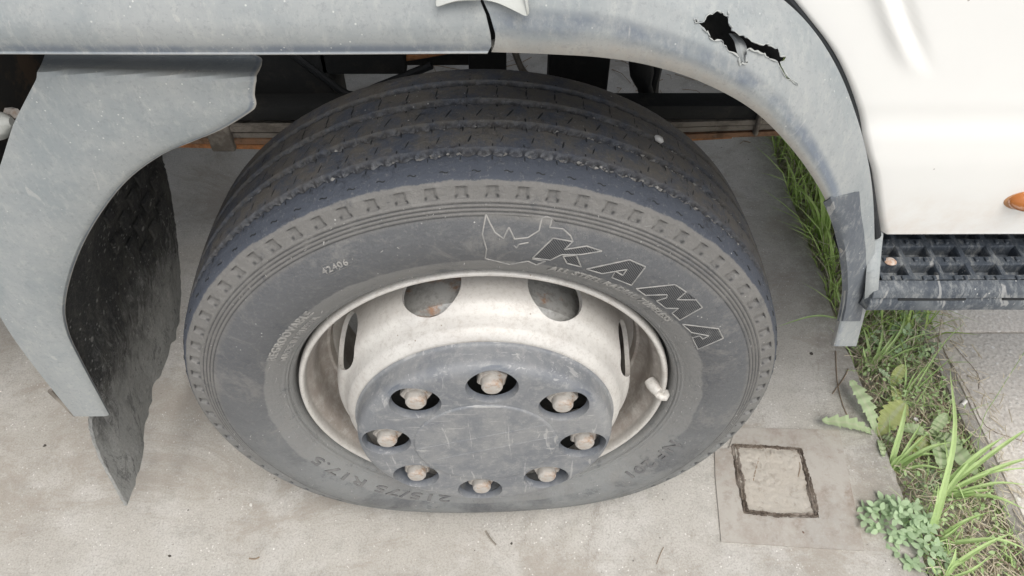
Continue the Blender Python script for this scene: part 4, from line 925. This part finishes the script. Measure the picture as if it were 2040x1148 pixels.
tuft('grass_tuft', 'small pale tuft at the bottom right between clover and pavement', 'grass', (1868, 1160),
     [(1850, 1120, .03), (1920, 1120, .03), (1905, 1090, .04, .8), (1975, 1105, .03, .8), (2020, 1060, .04)], .007, MGR)
# seed stalks
def stalk(px, zs_, r, label, m=MTWIG):
    P = [gr(q, z_) for q, z_ in zip(px, zs_)]; b = P[0]; t = thing('grass_stalk', label, 'grass stalk', tuple(b)); v, f = tube(rel(smoothline(P, 16), b), r, 5); mesh('stem', v, f, m, t)
    for k in range(7):
        c = np.array(smoothline(P, 16)[-2 - k % 4]) - b + rng.normal(0, .003, 3); vv, ff = blade([c, c + np.array([.002, .004, .002]), c + np.array([random.gauss(0, .004), .008, .003])], .0022, .2, 5); mesh('seed', vv, ff, MSTRAW, t)
stalk([(1938, 1000), (1955, 850), (1985, 790), (2045, 695)], (-.015, .05, .075, .10), .0006, 'thin brown seed stalk rising across the paving slabs', MGR)
stalk([(1865, 1003), (1920, 995), (1975, 975)], (-.01, .012, .02), .0007, 'short brown stalk with red seed head lying at the pavement edge')
stalk([(1905, 900), (1898, 780), (1868, 705), (1880, 610)], (-.015, .03, .05, .07), .0005, 'hair thin straw stalk standing in front of the cab step')
# serrated leaves
def leafmesh(L, W, teeth, droop, cup=.1, n=60):
    v = []
    for i in range(n):
        s_ = i / (n - 1); w = W * math.sin(PI * min(1, s_ * .93 + .04)) ** .7 * (.35 + .65 * s_) * (1 + .0 * s_)
        w *= 1 + (teeth * .85 * (.5 - abs((((s_ * 6.5) % 1) ** .6))))
        z_ = -droop * L * s_ * s_ + .12 * L * math.sin(PI * s_) + .0012 * math.sin(s_ * 40); 
        v += [(s_ * L, -w / 2, z_ + cup * w + .001 * math.sin(i * 2.1)), (s_ * L, -w / 4, z_ + cup * w * .3), (s_ * L, 0, z_), (s_ * L, w / 4, z_ + cup * w * .3), (s_ * L, w / 2, z_ + cup * w + .001 * math.cos(i * 1.7))]
    return v, grid_faces(n, 5)
def leafplant(name, label, cat, base, leaves, m):
    b = gr(base, -.012); t = thing(name, label, cat, tuple(b))
    for k, (px, z_, wr, teeth, mm) in enumerate(leaves):
        e = gr(px, z_); d_ = e - b; L = float(np.linalg.norm(d_)); v, f = leafmesh(L, L * wr, teeth, .12); o = mesh('leaf', v, f, mm or m, t, sharp=1.5, attrs={'mid': [1. if i_ % 5 == 2 else 0. for i_ in range(len(v))]})
        o.rotation_euler = (random.gauss(0, .15), -math.atan2(d_[2], math.hypot(d_[0], d_[1])), math.atan2(d_[1], d_[0]))
    return t
leafplant('dandelion', 'dandelion rosette with toothed pale green leaves at the concrete edge', 'weed', (1745, 872),
          [((1648, 832), .035, .36, .75, None), ((1702, 757), .045, .36, .7, None), ((1802, 800), .03, .72, .4, MYEL), ((1762, 905), .01, .35, .5, None), ((1790, 880), .015, .4, .5, None)], MDAN)
leafplant('broadleaf_weed', 'low broadleaf weed with wide green leaves right of the dandelion', 'weed', (1850, 870),
          [((1800, 850), .02, .5, .3, None), ((1885, 825), .03, .55, .25, None), ((1915, 880), .03, .5, .25, None), ((1880, 925), .02, .5, .25, None), ((1945, 935), .03, .45, .2, None), ((1825, 905), .01, .5, .2, MYEL)], MDAN)
leafplant('broadleaf_weed', 'yellowing weed leaf under the tip of the mudguard', 'weed', (1775, 770), [((1800, 728), .03, .6, .25, MYEL), ((1755, 735), .02, .4, .3, MCLV), ((1790, 800), .01, .5, .2, MYEL)], MYEL)
# clover
def leaflet():
    v = []; n = 9
    for i in range(n):
        s_ = i / (n - 1); w = .62 * math.sin(PI * s_ ** .8 * .93 + .05); v += [(s_, -w / 2, .08 * w), (s_, 0, -.02 + .06 * math.sin(PI * s_)), (s_, w / 2, .08 * w)]
    return v, grid_faces(n, 3)
lv, lf = leaflet(); lme = None
def clover(label, cpx, rad, count, hr, sz, name='clover_plant', seed=3):
    global lme
    rs = random.Random(seed); b = gr(cpx, -.012); t = thing(name, label, 'clover', tuple(b)); J = Join()
    for k in range(count):
        a = rs.uniform(0, 2 * PI); rr = rad * math.sqrt(rs.random()); h = rs.uniform(*hr) * (1.1 - .6 * rr / rad); c = np.array([rr * math.cos(a) * 1.25, rr * math.sin(a) * .8, h])
        J.add(*tube([(c[0] * .3, c[1] * .3, 0), tuple(c * np.array([.75, .75, .6])), tuple(c)], .0005, 4)); a0_ = rs.uniform(0, 2 * PI)
        for j in range(3):
            if lme is None: o = mesh('leaflet', lv, lf, MCLV, t, sharp=2.); lme = o.data
            else: o = link('leaflet', lme, t)
            s_ = rs.uniform(*sz); o.location = tuple(c); o.scale = (s_, s_, s_); o.rotation_euler = (rs.gauss(0, .25), rs.gauss(-.15, .3), a0_ + j * 2 * PI / 3 + rs.gauss(0, .15))
    mesh('stems', J.v, J.f, MGR, t)
clover('dense clover clump spilling over the edge of the concrete and steel plate', (1775, 1045), .050, 62, (.01, .05), (.011, .0165))
clover('second clover clump at the very bottom of the strip', (1830, 1110), .035, 22, (.01, .035), (.012, .018), seed=5)
clover('sparse clover growing under the mudguard tip beside bare soil', (1790, 690), .055, 40, (.01, .05), (.007, .012), seed=8)
clover('small clover sprigs among straw left of the long grass fan', (1810, 650), .04, 22, (.01, .04), (.007, .012), seed=9)
# feathery low weed
J = Join(); b = gr((1840, 960), -.012)
for _ in range(60):
    a = random.uniform(0, 2 * PI); l = random.uniform(.01, .035); c = b + np.array([random.gauss(0, .015), random.gauss(0, .022), .003]); d_ = np.array([math.cos(a), math.sin(a), random.uniform(.1, .8)])
    J.add(*blade([c, c + d_ * l * .5, c + d_ * l], .0016, .2, 5))
o = mesh('feathery_weed', rel(J.v, b), J.f, MCLV); o.location = tuple(b); tag(o, 'feathery blue green weed between the two grass fans', 'weed'); o['kind'] = 'stuff'
# small white flower
b = gr((1824, 837), .02); t = thing('flower', 'tiny white flower head beside the dandelion leaves', 'flower', (b[0], b[1], -.01))
v, f = tube([(0, 0, 0), (.001, 0, .015), (0, 0, .03)], .0005, 4); mesh('stem', v, f, MGR, t)
for k in range(9):
    a = 2 * PI * k / 9; v, f = leaflet(); o = mesh('petal', v, f, MSTONE, t); o.location = (0, 0, .03); o.scale = (.005,) * 3; o.rotation_euler = (0, -.4 - .3 * (k % 2), a)
# cigarette end on the pavement, pebbles and chips on the concrete
p = gr((1920, 803), .004); d_ = np.array([.011, .009, 0]); v, f = tube([-d_ / 2, d_ / 2], .0036, 14); o = mesh('cigarette_end', v, f, simple('filter_paper', (.72, .70, .65), .8)); o.location = tuple(p + np.array([0, 0, .0])); tag(o, 'short white cigarette end lying on the paving beside the edging stone', 'cigarette end')
def chip(px, s_, label, m, cat='stone chip', grp=None, flatn=.5):
    bm = bmesh.new(); bmesh.ops.create_icosphere(bm, subdivisions=1, radius=1)
    for v_ in bm.verts: v_.co = Vector((v_.co.x * s_ * random.uniform(.7, 1.3), v_.co.y * s_ * random.uniform(.6, 1.2), v_.co.z * s_ * flatn * random.uniform(.7, 1.2)))
    o = bmobj(cat.replace(' ', '_'), bm, m, smooth=False); p = gr(px, s_ * flatn * .7); o.location = tuple(p); o.rotation_euler = (0, 0, random.uniform(0, 3)); tag(o, label, cat, grp)
DK = simple('dark_chip', (.08, .07, .06), .9, n=((60, .5, .7, (.16, .14, .12), .7),))
chip((89, 888), .0036, 'dark brown crumb on the concrete left of the mud flap tip', DK, flatn=.3)
chip((338, 1108), .0030, 'dark grey crumb near the lower left of the concrete', DK, flatn=.3)
chip((1019, 1083), .0025, 'tiny dark crumb below the bottom of the tyre', DK, flatn=.3)
chip((1510, 874), .0035, 'small bluish chip on the top edge of the steel plate', MSTONE)
chip((1617, 705), .0042, 'dark lump on the concrete just left of the mudguard tip', DK, flatn=.3)
chip((1600, 1062), .0042, 'brown angular crumb on the lower part of the steel plate', simple('rust_chip', (.17, .11, .08), .9))
chip((500, 1006), .0032, 'small white chip on the concrete under the tyre', MSTONE)
def twig(px, label, r=.0008, m=MTWIG, z=.0012):
    P = [gr(q, z) for q in px]; b = P[0]; v, f = tube(rel(smoothline(P, 10), b), r, 5); o = mesh('twig', v, f, m); o.location = tuple(b); tag(o, label, 'twig')
twig([(496, 1113), (508, 1114), (517, 1110)], 'short curved dark twig on the concrete at the lower left', .0013)
twig([(967, 1058), (978, 1075), (988, 1086)], 'pale flattened straw on the concrete under the wheel', .0016, simple('flat_straw', (.27, .24, .2), .9))
twig([(1308, 1124), (1315, 1105), (1322, 1090)], 'hair thin stem on the concrete at the bottom centre', .0006)
twig([(1500, 960), (1507, 930), (1514, 908)], 'thin dark twig inside the opening of the steel plate', .0009)
twig([(1590, 950), (1594, 930), (1590, 915)], 'short bent twig in the right corner of the opening', .0009)
twig([(1658, 785), (1680, 755), (1690, 735)], 'reddish twig lying at the edge of the concrete by the dandelion', .0009)
twig([(1665, 700), (1668, 760), (1680, 810), (1700, 850)], 'long thin twig following the concrete edge above the dandelion', .0009)
twig([(1888, 672), (1910, 700), (1948, 745), (1950, 775)], 'curved hair thin root lying on the first paving slab', .0005)
twig([(1880, 700), (1930, 780), (1965, 850), (2040, 880)], 'thin stem lying diagonally over the paving slabs', .0005)
J = Join()
for _ in range(160):
    x_, y_ = random.uniform(-.2, .68), random.uniform(.95, 1.7); a = random.uniform(0, PI); l = random.uniform(.02, .12); d_ = np.array([math.cos(a), math.sin(a), 0]); J.add(*tube([np.array([x_, y_, .002]), np.array([x_, y_, .004]) + d_ * l / 2 + rng.normal(0, .006, 3) * [1, 1, 0], np.array([x_, y_, .002]) + d_ * l], random.uniform(.0005, .0014), 4))
o = mesh('dead_stems', J.v, J.f, MTWIG, kind='stuff'); o['label'] = 'dead stems scattered on the concrete beyond the truck springs'; o['category'] = 'straw'
# loose grit on the concrete
J = Join()
for _ in range(2200):
    s_ = random.uniform(.0004, .0015); c = Vector((random.uniform(-.9, .68), random.uniform(-.3, .7), s_ * .4)); J.add([c + p * s_ for p in ico], icf)
o = mesh('grit', J.v, J.f, simple('pale_grit', (.62, .6, .56), .9, n=((7, .45, .55, (.3, .28, .25), .9),)), kind='stuff', smooth=False); o['label'] = 'fine pale grit scattered over the concrete'; o['category'] = 'grit'
